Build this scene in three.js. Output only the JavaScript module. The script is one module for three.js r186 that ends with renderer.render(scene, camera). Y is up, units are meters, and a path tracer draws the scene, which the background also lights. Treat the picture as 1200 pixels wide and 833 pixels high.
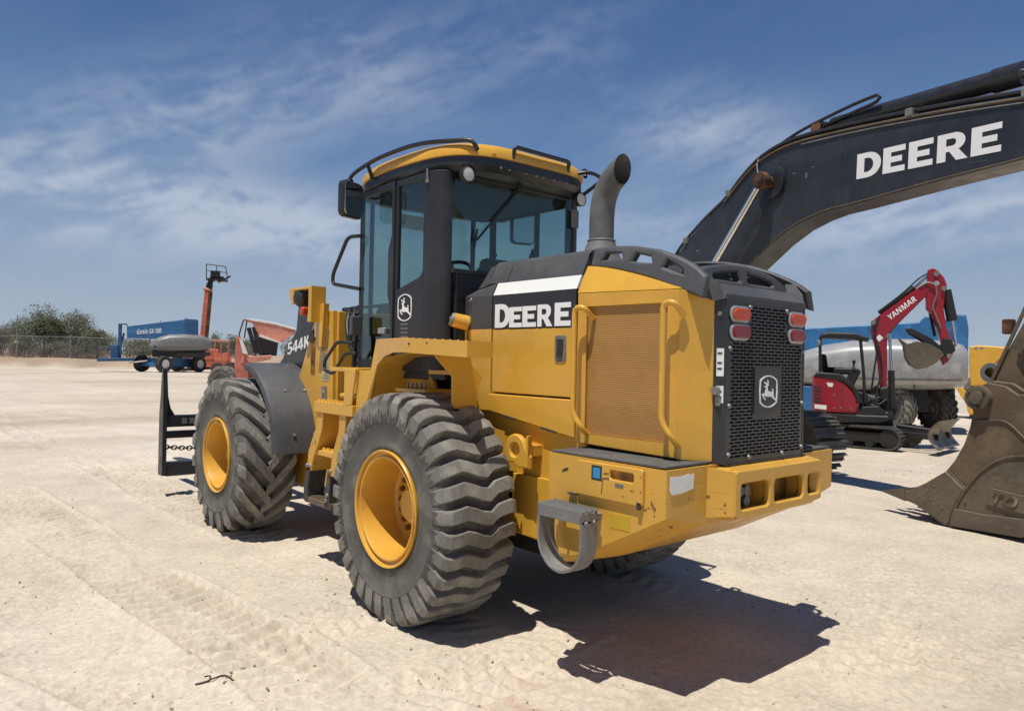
import * as THREE from 'three';
import { RoundedBoxGeometry } from 'three/addons/geometries/RoundedBoxGeometry.js';
import { ConvexGeometry } from 'three/addons/geometries/ConvexGeometry.js';
import { mergeGeometries, toCreasedNormals } from 'three/addons/utils/BufferGeometryUtils.js';
import { FontLoader } from 'three/addons/loaders/FontLoader.js';
import { TextGeometry } from 'three/addons/geometries/TextGeometry.js';

// ------------------------------------------------------------------ camera, sky, sun, exposure
const scene = new THREE.Scene();
const EYE = new THREE.Vector3(-4.175, 1.718, -3.738);
const FWD = new THREE.Vector3(0.75965, 0.0060, 0.65030).normalize();
const RGT = new THREE.Vector3(-0.65028, 0.0200, 0.75943).normalize();
const UPV = new THREE.Vector3().crossVectors(RGT, FWD).normalize();
const FPX = 866.2;                                     // focal length in pixels of the 1200 x 833 photograph
const camera = new THREE.PerspectiveCamera(2 * Math.atan(416.5 / FPX) * 180 / Math.PI, 1200 / 833, 0.05, 4000);
camera.position.copy(EYE); camera.up.copy(UPV); camera.lookAt(EYE.clone().add(FWD)); camera.updateMatrixWorld();
const renderer = new THREE.WebGLRenderer({ antialias: true });
renderer.setSize(1024, 710);
renderer.toneMapping = THREE.LinearToneMapping;
renderer.toneMappingExposure = 1.05;
renderer.shadowMap.enabled = true;
// sun: high, over the loader's left side
const SUN = new THREE.Vector3(-0.09, 1, -0.315).normalize();
const sun = new THREE.DirectionalLight(new THREE.Color(1.0, 0.955, 0.88), 4.6);
sun.position.copy(SUN).multiplyScalar(60); sun.target.position.set(0, 0, 0);
sun.castShadow = true; sun.shadow.mapSize.set(4096, 4096);
Object.assign(sun.shadow.camera, { left: -40, right: 40, top: 40, bottom: -40, near: 1, far: 160 });
scene.add(sun, sun.target);

// ------------------------------------------------------------------ noise
let seed = 12345;
const rnd = () => { seed |= 0; seed = seed + 0x6D2B79F5 | 0; let t = Math.imul(seed ^ seed >>> 15, 1 | seed); t = t + Math.imul(t ^ t >>> 7, 61 | t) ^ t; return ((t ^ t >>> 14) >>> 0) / 4294967296; };
const rr = (a, b) => a + (b - a) * rnd();
const h2 = (x, y) => { let n = Math.imul(x, 374761393) + Math.imul(y, 668265263) | 0; n = Math.imul(n ^ n >>> 13, 1274126177); return ((n ^ n >>> 16) >>> 0) / 4294967295; };
const sm = t => t * t * (3 - 2 * t);
const sstep = (a, b, x) => { const t = Math.min(1, Math.max(0, (x - a) / (b - a))); return sm(t); };
const mix = (a, b, t) => a + (b - a) * t;
function vn(x, y, P = 0) {                              // value noise, period P when set
  let xi = Math.floor(x), yi = Math.floor(y); const fx = sm(x - xi), fy = sm(y - yi);
  let x1 = xi + 1, y1 = yi + 1;
  if (P) { xi = ((xi % P) + P) % P; yi = ((yi % P) + P) % P; x1 = ((x1 % P) + P) % P; y1 = ((y1 % P) + P) % P; }
  return mix(mix(h2(xi, yi), h2(x1, yi), fx), mix(h2(xi, y1), h2(x1, y1), fx), fy);
}
function fbm(x, y, o = 4, P = 0) { let s = 0, a = 0.5, n = 0; for (let i = 0; i < o; i++) { s += a * vn(x + i * 17.3 * (P ? 0 : 1), y - i * 9.7 * (P ? 0 : 1), P); n += a; a *= 0.5; x *= 2; y *= 2; P *= 2; } return s / n; }

// ------------------------------------------------------------------ the sky: clear air, thin cirrus
{
  const w = 1600, h = 800, data = new Float32Array(w * h * 4);
  const s2l = c => { c /= 255; return c <= 0.04045 ? c / 12.92 : Math.pow((c + 0.055) / 1.055, 2.4); };
  const stops = [[-2, 170, 181, 193], [0, 169, 181, 193], [4, 153, 170, 189], [9, 125, 151, 183], [15, 96, 128, 170], [22, 75, 107, 155], [30, 61, 93, 142], [50, 47, 80, 134], [90, 39, 70, 124]].map(s => [s[0], ...s.slice(1).map(s2l)]);
  const air = e => { for (let i = 1; i < stops.length; i++) if (e <= stops[i][0]) { const a = stops[i - 1], b = stops[i], t = (e - a[0]) / (b[0] - a[0]); return [1, 2, 3].map(k => mix(a[k], b[k], t)); } return stops[stops.length - 1].slice(1); };
  const azel = (u, v) => { const d = FWD.clone().addScaledVector(RGT, (u - 600) / FPX).addScaledVector(UPV, -(v - 416.5) / FPX).normalize(); return [Math.atan2(d.z, d.x), Math.asin(d.y)]; };
  // veils of cirrus where the sky shows them: centre, half-width, half-height (radians), tilt, strength
  const veil = [[235, 140, .30, .06, .34, .55], [95, 235, .30, .055, -.05, .75], [330, 262, .24, .035, -.08, .55], [440, 95, .14, .04, -.3, .16], [830, 158, .12, .045, -.15, .62], [640, 55, .12, .05, .1, .18], [1000, 265, .40, .05, .0, .5], [1110, 245, .18, .03, .05, .42]].map(b => [...azel(b[0], b[1]), ...b.slice(2)]);
  for (let j = 0; j < h; j++) {
    const el = (0.5 - (j + 0.5) / h) * Math.PI, e = el * 180 / Math.PI;   // row 0 is the zenith here, flipped when stored
    const base = air(Math.max(-2, e));
    for (let i = 0; i < w; i++) {
      const phi = ((i + 0.5) / w - 0.5) * 2 * Math.PI;                      // atan2(z, x)
      let c = 0;
      if (e > 0.5) {
        let m = 0.0;
        for (const b of veil) {
          let da = phi - b[0]; if (da > Math.PI) da -= 2 * Math.PI; if (da < -Math.PI) da += 2 * Math.PI;
          const de = el - b[1], cs = Math.cos(b[4]), sn = Math.sin(b[4]);
          const p = (da * cs + de * sn) / b[2], q = (-da * sn + de * cs) / b[3];
          const r = p * p + q * q; if (r < 6) m += b[5] * Math.exp(-r);
        }
        const cx = Math.cos(phi) * 30 , cy = Math.sin(phi) * 30;
        const wx = fbm(cx * 0.16 + 7, cy * 0.16 + el * 5, 3) - 0.5;
        const al = phi * 0.955 + el * 0.295, ac = -phi * 0.295 + el * 0.955;      // streaks climb to the right
        const a1 = fbm(al * 11 + wx * 1.5, ac * 44 + wx * 2.5, 6), a2 = 1 - Math.abs(2 * fbm(al * 30 + wx * 3 + 31, ac * 150 + wx * 5, 4) - 1), a3 = fbm(phi * 7 + 3, el * 10 + 5, 4);
        const n = Math.pow(sstep(0.34, 0.74, a1 * 0.46 + a2 * 0.26 + a3 * 0.28), 1.3);
        c = Math.min(0.7, (m * 0.74 + 0.02) * (0.16 + 1.1 * n));
      }
      const k = (((h - 1 - j) * w) + i) * 4;
      const gr = 1 + (vn(i * 0.9, j * 0.9) - 0.5) * 0.02;
      data[k] = mix(base[0], 0.52, c) * gr; data[k + 1] = mix(base[1], 0.57, c) * gr; data[k + 2] = mix(base[2], 0.66, c) * gr; data[k + 3] = 1;
    }
  }
  const t = new THREE.DataTexture(data, w, h, THREE.RGBAFormat, THREE.FloatType);
  t.mapping = THREE.EquirectangularReflectionMapping; t.magFilter = t.minFilter = THREE.LinearFilter; t.needsUpdate = true;
  scene.background = t; scene.environment = t;
}

// ------------------------------------------------------------------ helpers: pixels of the photograph to places
const rayAt = (u, v) => FWD.clone().addScaledVector(RGT, (u - 600) / FPX).addScaledVector(UPV, -(v - 416.5) / FPX);
const onGround = (u, v) => { const d = rayAt(u, v), t = -EYE.y / d.y; return [EYE.x + d.x * t, EYE.z + d.z * t]; };
function standAt(u, depth) {                             // ground point under the ray of column u at a distance along the view
  const d = rayAt(u, 416.5 + (u - 600) * 0.02 + 5); return [EYE.x + d.x * depth, EYE.z + d.z * depth];
}
function frameAt(u0, depth, extra = 0) {                  // place and turn of a far thing, and a way from pixels to its own planes
  const [x, z] = standAt(u0, depth), yaw = Math.atan2(-RGT.z, RGT.x) - Math.atan((u0 - 600) / FPX) + extra;
  const ax = new THREE.Vector3(Math.cos(yaw), 0, -Math.sin(yaw)), az = new THREE.Vector3(Math.sin(yaw), 0, Math.cos(yaw)), o = new THREE.Vector3(x, 0, z);
  const at = (u, v, zz) => { const d = rayAt(u, v), t = o.clone().addScaledVector(az, zz).sub(EYE).dot(az) / d.dot(az), p = EYE.clone().addScaledVector(d, t).sub(o); return [p.dot(ax), p.y, zz]; };
  return { pos: [x, 0, z], yaw, at, L: (u, v, zz = 0) => at(u, v, zz).slice(0, 2), poly: (a, z0, z1, b = 0.02) => prism(a.map(p => at(p[0], p[1], Math.max(z0, z1)).slice(0, 2)), 'z', z0, z1, b) };
}
const VIEWYAW = Math.atan2(-RGT.z, RGT.x);               // rotation.y that lays a thing's x axis along the view's right
const V = (x, y, z) => new THREE.Vector3(x, y, z);

// ------------------------------------------------------------------ textures
function tex(n, fn, srgb = true, rep = 1) {
  const d = new Uint8Array(n * n * 4);
  for (let y = 0; y < n; y++) for (let x = 0; x < n; x++) { const c = fn(x / n, y / n, x, y), k = (y * n + x) * 4; for (let i = 0; i < 3; i++) d[k + i] = Math.max(0, Math.min(255, (c.length ? c[i] : c) * 255)); d[k + 3] = 255; }
  const t = new THREE.DataTexture(d, n, n, THREE.RGBAFormat); t.wrapS = t.wrapT = THREE.RepeatWrapping; t.magFilter = THREE.LinearFilter; t.minFilter = THREE.LinearMipmapLinearFilter; t.generateMipmaps = true;
  t.colorSpace = srgb ? THREE.SRGBColorSpace : THREE.NoColorSpace; t.repeat.set(1 / rep, 1 / rep); t.needsUpdate = true; return t;
}
// paint: nearly clean, faint dust film broken into patches, fine scratches and specks
const T = {};
T.paint = tex(512, (u, v) => { const a = fbm(u * 6, v * 6, 5, 6), b = fbm(u * 40, v * 40, 2, 40), s = vn(u * 120, v * 9, 0); let k = 0.965 + 0.035 * sstep(0.35, 0.6, a) - 0.025 * sstep(0.74, 0.86, b); const d = sstep(0.52, 0.75, a) * 0.05; if (s > 0.988 && a > 0.5) k -= 0.06; return [k - d * 0.15, k - d * 0.1, k + d * 0.25]; }, true, 1.3);
T.scuff = tex(1024, (u, v) => { const a = fbm(u * 5, v * 5, 5, 5), c = fbm(u * 46, v * 46, 4, 46), e = fbm(u * 13 + 2, v * 13, 5, 13), s1 = fbm(u * 6, v * 130, 2, 6), s2 = fbm(u * 150, v * 5, 2, 5); let k = 0.95 + 0.05 * sstep(0.35, 0.65, a), r = k, g = k, b = k; const du = sstep(0.50, 0.72, a) * 0.5; r = mix(r, 0.93, du * 0.5); g = mix(g, 0.97, du * 0.4); b = mix(b, 1.0, du * 0.5); const chip = sstep(0.72, 0.77, c) * sstep(0.58, 0.66, e) * 0.7; r = mix(r, 0.42, chip); g = mix(g, 0.38, chip); b = mix(b, 0.6, chip); const sc = sstep(0.74, 0.80, s1) * sstep(0.45, 0.6, e) * 0.35 + sstep(0.78, 0.84, s2) * sstep(0.5, 0.65, e) * 0.25; return [mix(r, 0.72, sc), mix(g, 0.72, sc), mix(b, 0.9, sc)]; }, true, 1.7);
T.rough = tex(256, (u, v) => { const a = fbm(u * 8, v * 8, 5, 8); return 0.62 + 0.55 * (a - 0.5) + 0.15; }, false, 0.9);
T.dust = tex(512, (u, v) => { const a = fbm(u * 5, v * 5, 6, 5), b = fbm(u * 30, v * 30, 3, 30); const d = sstep(0.36, 0.7, a * 0.75 + b * 0.25); return [mix(0.84, 1, d), mix(0.835, 0.985, d), mix(0.83, 0.96, d)]; }, true, 1.1);
T.steel = tex(512, (u, v) => { const a = fbm(u * 5, v * 5, 6, 5), b = fbm(u * 24 + 3, v * 24, 4, 24), s = fbm(u * 4, v * 60, 3, 4); const d = sstep(0.3, 0.75, a * 0.6 + b * 0.4); const k = mix(0.55, 1, d) - 0.1 * sstep(0.6, 0.8, s); const w = sstep(0.62, 0.74, b); return [k + 0.10 * w, k * 0.93 + 0.10 * w, k * 0.84 + 0.12 * w]; }, true, 1.5);
T.mud = tex(512, (u, v) => { const a = fbm(u * 4, v * 4, 5, 4), b = fbm(u * 30 + 3, v * 30, 3, 30), s = fbm(u * 3, v * 50, 3, 3); const d = sstep(0.3, 0.7, a * 0.7 + b * 0.3); const k = mix(0.80, 0.98, d) - 0.05 * sstep(0.6, 0.8, s); return [k, k * 0.975, k * mix(0.93, 0.90, d)]; }, true, 1.3);
T.rubber = tex(512, (u, v) => { const a = fbm(u * 7, v * 7, 5, 7), b = fbm(u * 50, v * 50, 2, 50), s = fbm(u * 90, v * 12, 2, 0); const k = 0.80 + 0.17 * sstep(0.35, 0.7, a) + 0.10 * (b - 0.5) + 0.06 * (s - 0.5); return [k, k * 0.985, k * 0.95]; }, true, 0.7);
T.fine = tex(256, (u, v) => fbm(u * 60, v * 60, 3, 60), false, 0.35);
T.perf = tex(512, (u, v) => { const g = 34; let best = 9; const y = v * g, r = Math.floor(y); for (let dr = -1; dr <= 1; dr++) { const row = r + dr, off = (((row % 2) + 2) % 2) * 0.5; const x = u * g - off; const cx = Math.round(x); const dx = x - cx, dy = (y - row - 0.5) * 0.9; best = Math.min(best, dx * dx + dy * dy); } const hole = best < 0.075; const a = fbm(u * 5, v * 5, 4, 5); return hole ? [0.42, 0.30, 0.15] : [0.86 + 0.1 * a, 0.70 + 0.09 * a, 0.44 + 0.12 * a]; }, true, 0.36);

// ------------------------------------------------------------------ materials
const lin = (r, g, b) => new THREE.Color().setRGB(r, g, b);
const std = (c, rough, metal = 0, o = {}) => new THREE.MeshStandardMaterial({ color: c, roughness: rough, metalness: metal, ...o });
const M = {
  yellow: new THREE.MeshPhysicalMaterial({ color: lin(0.69, 0.375, 0.045), roughness: 0.42, map: T.paint, roughnessMap: T.rough, clearcoat: 0.25, clearcoatRoughness: 0.35 }),
  yellowWorn: std(lin(0.66, 0.365, 0.055), 0.55, 0, { map: T.scuff, roughnessMap: T.rough }),
  yellowOld: std(lin(0.60, 0.33, 0.06), 0.7, 0, { map: T.steel }),
  rim: new THREE.MeshPhysicalMaterial({ color: lin(0.69, 0.375, 0.05), roughness: 0.38, map: T.paint, clearcoat: 0.3, clearcoatRoughness: 0.3 }),
  black: std(lin(0.032, 0.035, 0.041), 0.48, 0, { map: T.dust, roughnessMap: T.rough }),
  plastic: std(lin(0.082, 0.086, 0.093), 0.60, 0, { map: T.dust, bumpMap: T.fine, bumpScale: 0.0006 }),
  darkcore: std(lin(0.036, 0.036, 0.037), 0.75, 0, { map: T.dust }),
  cabframe: std(lin(0.030, 0.033, 0.040), 0.42, 0, { map: T.dust }),
  interior: std(lin(0.030, 0.031, 0.034), 0.85),
  fabric: std(lin(0.016, 0.016, 0.018), 0.95, 0, { bumpMap: T.fine, bumpScale: 0.001 }),
  rubber: std(lin(0.16, 0.159, 0.152), 0.84, 0, { map: T.rubber, bumpMap: T.fine, bumpScale: 0.0012 }),
  tread: std(lin(0.27, 0.264, 0.248), 0.88, 0, { map: T.rubber, bumpMap: T.fine, bumpScale: 0.0014 }), deckPad: std(lin(0.11, 0.11, 0.108), 0.8, 0, { map: T.dust }),
  rubberDark: std(lin(0.085, 0.084, 0.08), 0.9, 0, { map: T.rubber }),
  hose: std(lin(0.015, 0.015, 0.016), 0.5),
  tube: std(lin(0.017, 0.018, 0.020), 0.36),
  white: std(lin(0.80, 0.80, 0.76), 0.5, 0, { map: T.paint }),
  letter: std(lin(0.84, 0.84, 0.83), 0.5),
  grey: std(lin(0.20, 0.20, 0.20), 0.55, 0, { map: T.dust }),
  galv: std(lin(0.27, 0.275, 0.27), 0.5, 0.2, { map: T.dust }),
  chrome: std(lin(0.72, 0.72, 0.73), 0.16, 1.0),
  stack: std(lin(0.165, 0.168, 0.165), 0.6, 0, { map: T.dust }),
  steel: std(lin(0.145, 0.125, 0.102), 0.6, 0.1, { map: T.mud, bumpMap: T.fine, bumpScale: 0.0015 }),
  steelBrown: std(lin(0.165, 0.125, 0.085), 0.68, 0.05, { map: T.mud, bumpMap: T.fine, bumpScale: 0.0015 }),
  wornSteel: std(lin(0.30, 0.28, 0.26), 0.5, 0.4, { map: T.steel }),
  rust: std(lin(0.20, 0.10, 0.05), 0.85, 0, { map: T.steel }),
  perf: std(lin(0.60, 0.50, 0.33), 0.6, 0.0, { map: T.perf }),
  glass: new THREE.MeshPhysicalMaterial({ color: lin(0.73, 0.82, 0.80), transmission: 1, thickness: 0, roughness: 0.02, ior: 1.5, metalness: 0 }),
  mirror: std(lin(0.75, 0.77, 0.78), 0.04, 1),
  lens: std(lin(0.62, 0.60, 0.57), 0.25),
  amber: new THREE.MeshPhysicalMaterial({ color: lin(0.50, 0.055, 0.010), roughness: 0.35, clearcoat: 0.12 }),
  red: new THREE.MeshPhysicalMaterial({ color: lin(0.21, 0.008, 0.012), roughness: 0.35, clearcoat: 0.12 }),
  bezel: std(lin(0.38, 0.38, 0.39), 0.35, 0.5),
  bolt: std(lin(0.26, 0.255, 0.245), 0.5, 0.5),
  sticker: std(lin(0.02, 0.26, 0.55), 0.5), stickerYellow: std(lin(0.52, 0.34, 0.02), 0.6), decal: std(lin(0.62, 0.55, 0.30), 0.6, 0, { map: T.dust }),
  boom: std(lin(0.036, 0.040, 0.047), 0.45, 0, { map: T.dust, roughnessMap: T.rough }),
  miniRed: new THREE.MeshPhysicalMaterial({ color: lin(0.30, 0.010, 0.022), roughness: 0.3, map: T.paint, clearcoat: 0.5, clearcoatRoughness: 0.2 }),
  miniBlack: std(lin(0.018, 0.018, 0.019), 0.55, 0, { map: T.dust }),
  blue: std(lin(0.045, 0.20, 0.45), 0.42, 0, { map: T.dust }),
  blueDark: std(lin(0.03, 0.12, 0.28), 0.5, 0, { map: T.dust }),
  coverDark: std(lin(0.22, 0.23, 0.235), 0.42, 0, { map: T.dust }), coral: std(lin(0.66, 0.215, 0.15), 0.62, 0, { map: T.dust }),
  cover: std(lin(0.40, 0.41, 0.42), 0.38, 0, { map: T.dust }),
  orange: std(lin(0.72, 0.20, 0.12), 0.6, 0, { map: T.dust }),
  salmon: std(lin(0.80, 0.33, 0.245), 0.65, 0, { map: T.dust }),
  wood: std(lin(0.16, 0.12, 0.085), 0.9, 0, { map: T.steel }),
  steelDarkTrack: std(lin(0.13, 0.127, 0.12), 0.55, 0.2, { map: T.dust }),
  wire: std(lin(0.25, 0.25, 0.25), 0.6, 0.3),
};

// ------------------------------------------------------------------ geometry
function fin(g, keepUv) {                                // one attribute set for everything; uv in metres laid on by the face's direction
  if (g.index) g = g.toNonIndexed();
  if (!g.attributes.normal) g.computeVertexNormals();
  for (const k of Object.keys(g.attributes)) if (!['position', 'normal', 'uv'].includes(k)) g.deleteAttribute(k);
  g.morphAttributes = {};
  if (keepUv && g.attributes.uv) return g;
  const p = g.attributes.position, n = g.attributes.normal, uv = new Float32Array(p.count * 2);
  for (let i = 0; i < p.count; i += 3) {
    const nx = Math.abs(n.getX(i) + n.getX(i + 1) + n.getX(i + 2)), ny = Math.abs(n.getY(i) + n.getY(i + 1) + n.getY(i + 2)), nz = Math.abs(n.getZ(i) + n.getZ(i + 1) + n.getZ(i + 2));
    for (let k = i; k < i + 3; k++) {
      let a, b; if (ny > nx && ny > nz) { a = p.getX(k); b = p.getZ(k); } else if (nx > nz) { a = p.getZ(k); b = p.getY(k); } else { a = p.getX(k); b = p.getY(k); }
      uv[k * 2] = a; uv[k * 2 + 1] = b;
    }
  }
  g.setAttribute('uv', new THREE.BufferAttribute(uv, 2)); return g;
}
const merge = a => { a = (Array.isArray(a) ? a.flat(3) : [a]).map(g => fin(g)); return a.length === 1 ? a[0] : mergeGeometries(a, false); };
const names = {};
const numbered = n => { const k = names[n] = (names[n] || 0) + 1; return k === 1 ? n : `${n}_${String(k - 1).padStart(3, '0')}`; };
function part(name, geos, mat, parent, label) {
  const m = new THREE.Mesh(merge(geos), mat); m.name = name; m.castShadow = m.receiveShadow = true; parent.add(m);
  if (label) m.userData.label = label; return m;
}
const parts = (name, list, mat, parent, label) => list.flat(3).map(g => part(name, g, mat, parent, label));
function group(name, parent) { const g = new THREE.Group(); g.name = name; parent.add(g); return g; }
function thing(name, label, category, [x, y, z] = [0, 0, 0], yaw = 0, grp) {
  const g = new THREE.Group(); g.name = numbered(name); g.position.set(x, y, z); g.rotation.y = yaw; scene.add(g);
  g.userData = { label, category }; if (grp) g.userData.group = grp; return g;
}
const box = (cx, cy, cz, sx, sy, sz, r = 0.006) => { const m = Math.min(sx, sy, sz); const g = r > 0 && m > 0.012 ? new RoundedBoxGeometry(sx, sy, sz, 1, Math.min(r, m * 0.45)) : new THREE.BoxGeometry(sx, sy, sz); g.translate(cx, cy, cz); return g; };
const span = (x0, x1, y0, y1, z0, z1, r) => box((x0 + x1) / 2, (y0 + y1) / 2, (z0 + z1) / 2, Math.abs(x1 - x0), Math.abs(y1 - y0), Math.abs(z1 - z0), r);
function cyl(p, q, r, r2 = r, seg = 18, open = false) {
  const a = V(...p), b = V(...q), d = b.clone().sub(a), g = new THREE.CylinderGeometry(r2, r, d.length(), seg, 1, open);
  g.applyQuaternion(new THREE.Quaternion().setFromUnitVectors(V(0, 1, 0), d.clone().normalize())); g.translate((a.x + b.x) / 2, (a.y + b.y) / 2, (a.z + b.z) / 2); return g;
}
function beam(p, q, w, h, roll = 0) {                    // box section from p to q, h measured upright, w across
  const a = V(...p), b = V(...q), d = b.clone().sub(a), L = d.length(), g = new RoundedBoxGeometry(L, h, w, 1, Math.min(w, h) * 0.12);
  const x = d.normalize(), z = V(x.z, 0, -x.x).lengthSq() > 1e-6 ? new THREE.Vector3().crossVectors(x, V(0, 1, 0)).normalize() : V(0, 0, 1), y = new THREE.Vector3().crossVectors(z, x);
  if (roll) g.rotateX(roll);
  g.applyMatrix4(new THREE.Matrix4().makeBasis(x, y, z)); g.translate((a.x + b.x) / 2, (a.y + b.y) / 2, (a.z + b.z) / 2); return g;
}
function tube(pts, r, fillet = 0.05, seg = 8, closed = false) {   // bent pipe: straight runs, rounded bends
  const P = pts.map(p => V(...p)), path = new THREE.CurvePath(), n = P.length; let len = 0;
  let prev = closed ? P[0].clone().lerp(P[1], 0.5) : P[0]; const first = prev;
  for (let i = 1; i < (closed ? n + 1 : n - 1); i++) {
    const c = P[i % n], a = P[(i - 1) % n], b = P[(i + 1) % n];
    const f = Math.min(fillet, c.distanceTo(a) * 0.49, c.distanceTo(b) * 0.49);
    const s = c.clone().add(a.clone().sub(c).setLength(f)), e = c.clone().add(b.clone().sub(c).setLength(f));
    if (prev.distanceTo(s) > 1e-4) { path.add(new THREE.LineCurve3(prev, s)); }
    path.add(new THREE.QuadraticBezierCurve3(s, c, e)); prev = e;
  }
  const end = closed ? first : P[n - 1]; if (prev.distanceTo(end) > 1e-4) path.add(new THREE.LineCurve3(prev, end));
  len = path.getLength();
  return new THREE.TubeGeometry(path, Math.max(6, Math.min(90, Math.round(len / Math.max(0.012, fillet * 0.35)))), r, seg, false);
}
const hoseT = (pts, r, seg = 6, n = 28) => new THREE.TubeGeometry(new THREE.CatmullRomCurve3(pts.map(p => V(...p))), n, r, seg, false);
function prism(pts, axis, a0, a1, bev = 0.004, holes = []) {       // polygon swept along an axis: 'z' takes (x,y), 'x' takes (z,y), 'y' takes (x,z)
  if (a1 < a0) [a0, a1] = [a1, a0];
  const sh = new THREE.Shape(pts.map(p => new THREE.Vector2(p[0], p[1])));
  for (const h of holes) sh.holes.push(new THREE.Path(h.map(p => new THREE.Vector2(p[0], p[1]))));
  const t = a1 - a0; bev = Math.min(bev, t * 0.4);
  let g = new THREE.ExtrudeGeometry(sh, { depth: t - 2 * bev, bevelEnabled: bev > 0, bevelThickness: bev, bevelSize: bev, bevelOffset: -bev, bevelSegments: 1, curveSegments: 12 });
  g.translate(0, 0, bev);
  if (pts.length > 8) g = toCreasedNormals(g, 0.5);
  if (axis === 'z') g.translate(0, 0, a0);
  else if (axis === 'x') { g.translate(0, 0, -a1); g.applyMatrix4(new THREE.Matrix4().makeBasis(V(0, 0, 1), V(0, 1, 0), V(-1, 0, 0))); }
  else { g.translate(0, 0, -a1); g.applyMatrix4(new THREE.Matrix4().makeBasis(V(1, 0, 0), V(0, 0, 1), V(0, -1, 0))); }
  return g;
}
const hull = pts => new ConvexGeometry(pts.map(p => V(...p)));
const hullZ = (pts) => hull(pts.flatMap(p => [p, [p[0], p[1], -p[2]]]));
function lathe(prof, c, axis = 'z', seg = 40, crease = 0.6) {       // profile of (radius, offset along the axis)
  let g = new THREE.LatheGeometry(prof.map(p => new THREE.Vector2(p[0], p[1])), seg);
  if (crease) g = toCreasedNormals(g, crease);
  if (axis === 'z') g.rotateX(Math.PI / 2); else if (axis === 'x') g.rotateZ(-Math.PI / 2);
  g.translate(...c); return g;
}
function sheet(rows, crease = 0.7) {                     // surface through rows of points
  const n = rows[0].length, pos = [], idx = [];
  rows.forEach(r => r.forEach(p => pos.push(...p)));
  for (let i = 0; i < rows.length - 1; i++) for (let j = 0; j < n - 1; j++) { const a = i * n + j, b = a + 1, c = a + n, d = c + 1; idx.push(a, c, b, b, c, d); }
  const g = new THREE.BufferGeometry(); g.setAttribute('position', new THREE.Float32BufferAttribute(pos, 3)); g.setIndex(idx); g.computeVertexNormals(); return crease ? toCreasedNormals(g, crease) : g;
}
const disc = (c, r, n) => { const q = new THREE.Quaternion().setFromUnitVectors(V(0, 1, 0), V(...n).normalize()); const g = new THREE.CylinderGeometry(r * 0.8, r, r * 0.7, 10); g.applyQuaternion(q); g.translate(...c); return g; };
const rotated = (g, ax, a, c = [0, 0, 0]) => { g.translate(-c[0], -c[1], -c[2]); g['rotate' + ax](a); g.translate(...c); return g; };
const moved = (g, x, y, z) => { g.translate(x, y, z); return g; };
const shear = (g, fn) => { const p = g.attributes.position; for (let i = 0; i < p.count; i++) { const [x, y, z] = fn(p.getX(i), p.getY(i), p.getZ(i)); p.setXYZ(i, x, y, z); } g.computeVertexNormals(); return g; };
const rectHole = (x0, x1, y0, y1, r = 0) => r ? roundRect(x0, x1, y0, y1, r) : [[x0, y0], [x1, y0], [x1, y1], [x0, y1]];
function roundRect(x0, x1, y0, y1, r, n = 4) { const o = []; for (const [cx, cy, a] of [[x1 - r, y0 + r, -90], [x1 - r, y1 - r, 0], [x0 + r, y1 - r, 90], [x0 + r, y0 + r, 180]]) for (let i = 0; i <= n; i++) { const t = (a + 90 * i / n) * Math.PI / 180; o.push([cx + r * Math.cos(t), cy + r * Math.sin(t)]); } return o; }
// flat print laid on a face: geometry in (x right, y up, z out) carried to an origin with right and up directions
function lay(g, o, right, up) { const r = V(...right).normalize(), u = V(...up).normalize(), n = new THREE.Vector3().crossVectors(r, u).normalize(); u.crossVectors(n, r); g.applyMatrix4(new THREE.Matrix4().makeBasis(r, u, n).setPosition(...o)); return g; }
const FB = await new FontLoader().loadAsync('fonts/droid/droid_sans_bold.typeface.json');
function words(str, w, h, d = 0.003, slant = 0) {
  const g = new TextGeometry(str, { font: FB, size: 1, depth: 1, curveSegments: 5, bevelEnabled: false }); g.computeBoundingBox(); const b = g.boundingBox;
  g.translate(-b.min.x, -b.min.y, -b.min.z); g.scale(w / (b.max.x - b.min.x), h / (b.max.y - b.min.y), d);
  if (slant) { const p = g.attributes.position; for (let i = 0; i < p.count; i++) p.setX(i, p.getX(i) + slant * p.getY(i)); } return g;
}
// heavy block capitals of the maker's lettering
function blockLetter(ch, x, y, w, h, d) {
  const q = (a, b) => new THREE.Vector2(x + a * w, y + b * h), sh = new THREE.Shape();
  if (ch === 'E') sh.setFromPoints([[0, 0], [1, 0], [1, .22], [.36, .22], [.36, .39], [.86, .39], [.86, .61], [.36, .61], [.36, .78], [1, .78], [1, 1], [0, 1]].map(p => q(...p)));
  const arc = (cx, cy, rx, ry, a0, a1, n = 10) => Array.from({ length: n + 1 }, (_, i) => { const a = a0 + (a1 - a0) * i / n; return [cx + rx * Math.cos(a), cy + ry * Math.sin(a)]; });
  if (ch === 'D') { sh.setFromPoints([[0, 0], ...arc(.46, .5, .54, .5, -Math.PI / 2, Math.PI / 2), [0, 1]].map(p => q(...p))); sh.holes.push(new THREE.Path([[.31, .22], ...arc(.44, .5, .25, .28, -Math.PI / 2, Math.PI / 2), [.31, .78]].map(p => q(...p)))); }
  if (ch === 'R') { sh.setFromPoints([[0, 0], [.30, 0], [.30, .34], [.42, .34], [.66, 0], [1.04, 0], [.72, .40], ...arc(.58, .68, .36, .32, -1.0, Math.PI / 2, 9), [0, 1]].map(p => q(...p))); sh.holes.push(new THREE.Path([[.30, .54], ...arc(.52, .67, .12, .13, -Math.PI / 2, Math.PI / 2, 6), [.30, .80]].map(p => q(...p)))); }
  return new THREE.ExtrudeGeometry(sh, { depth: d, bevelEnabled: false });
}
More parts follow.
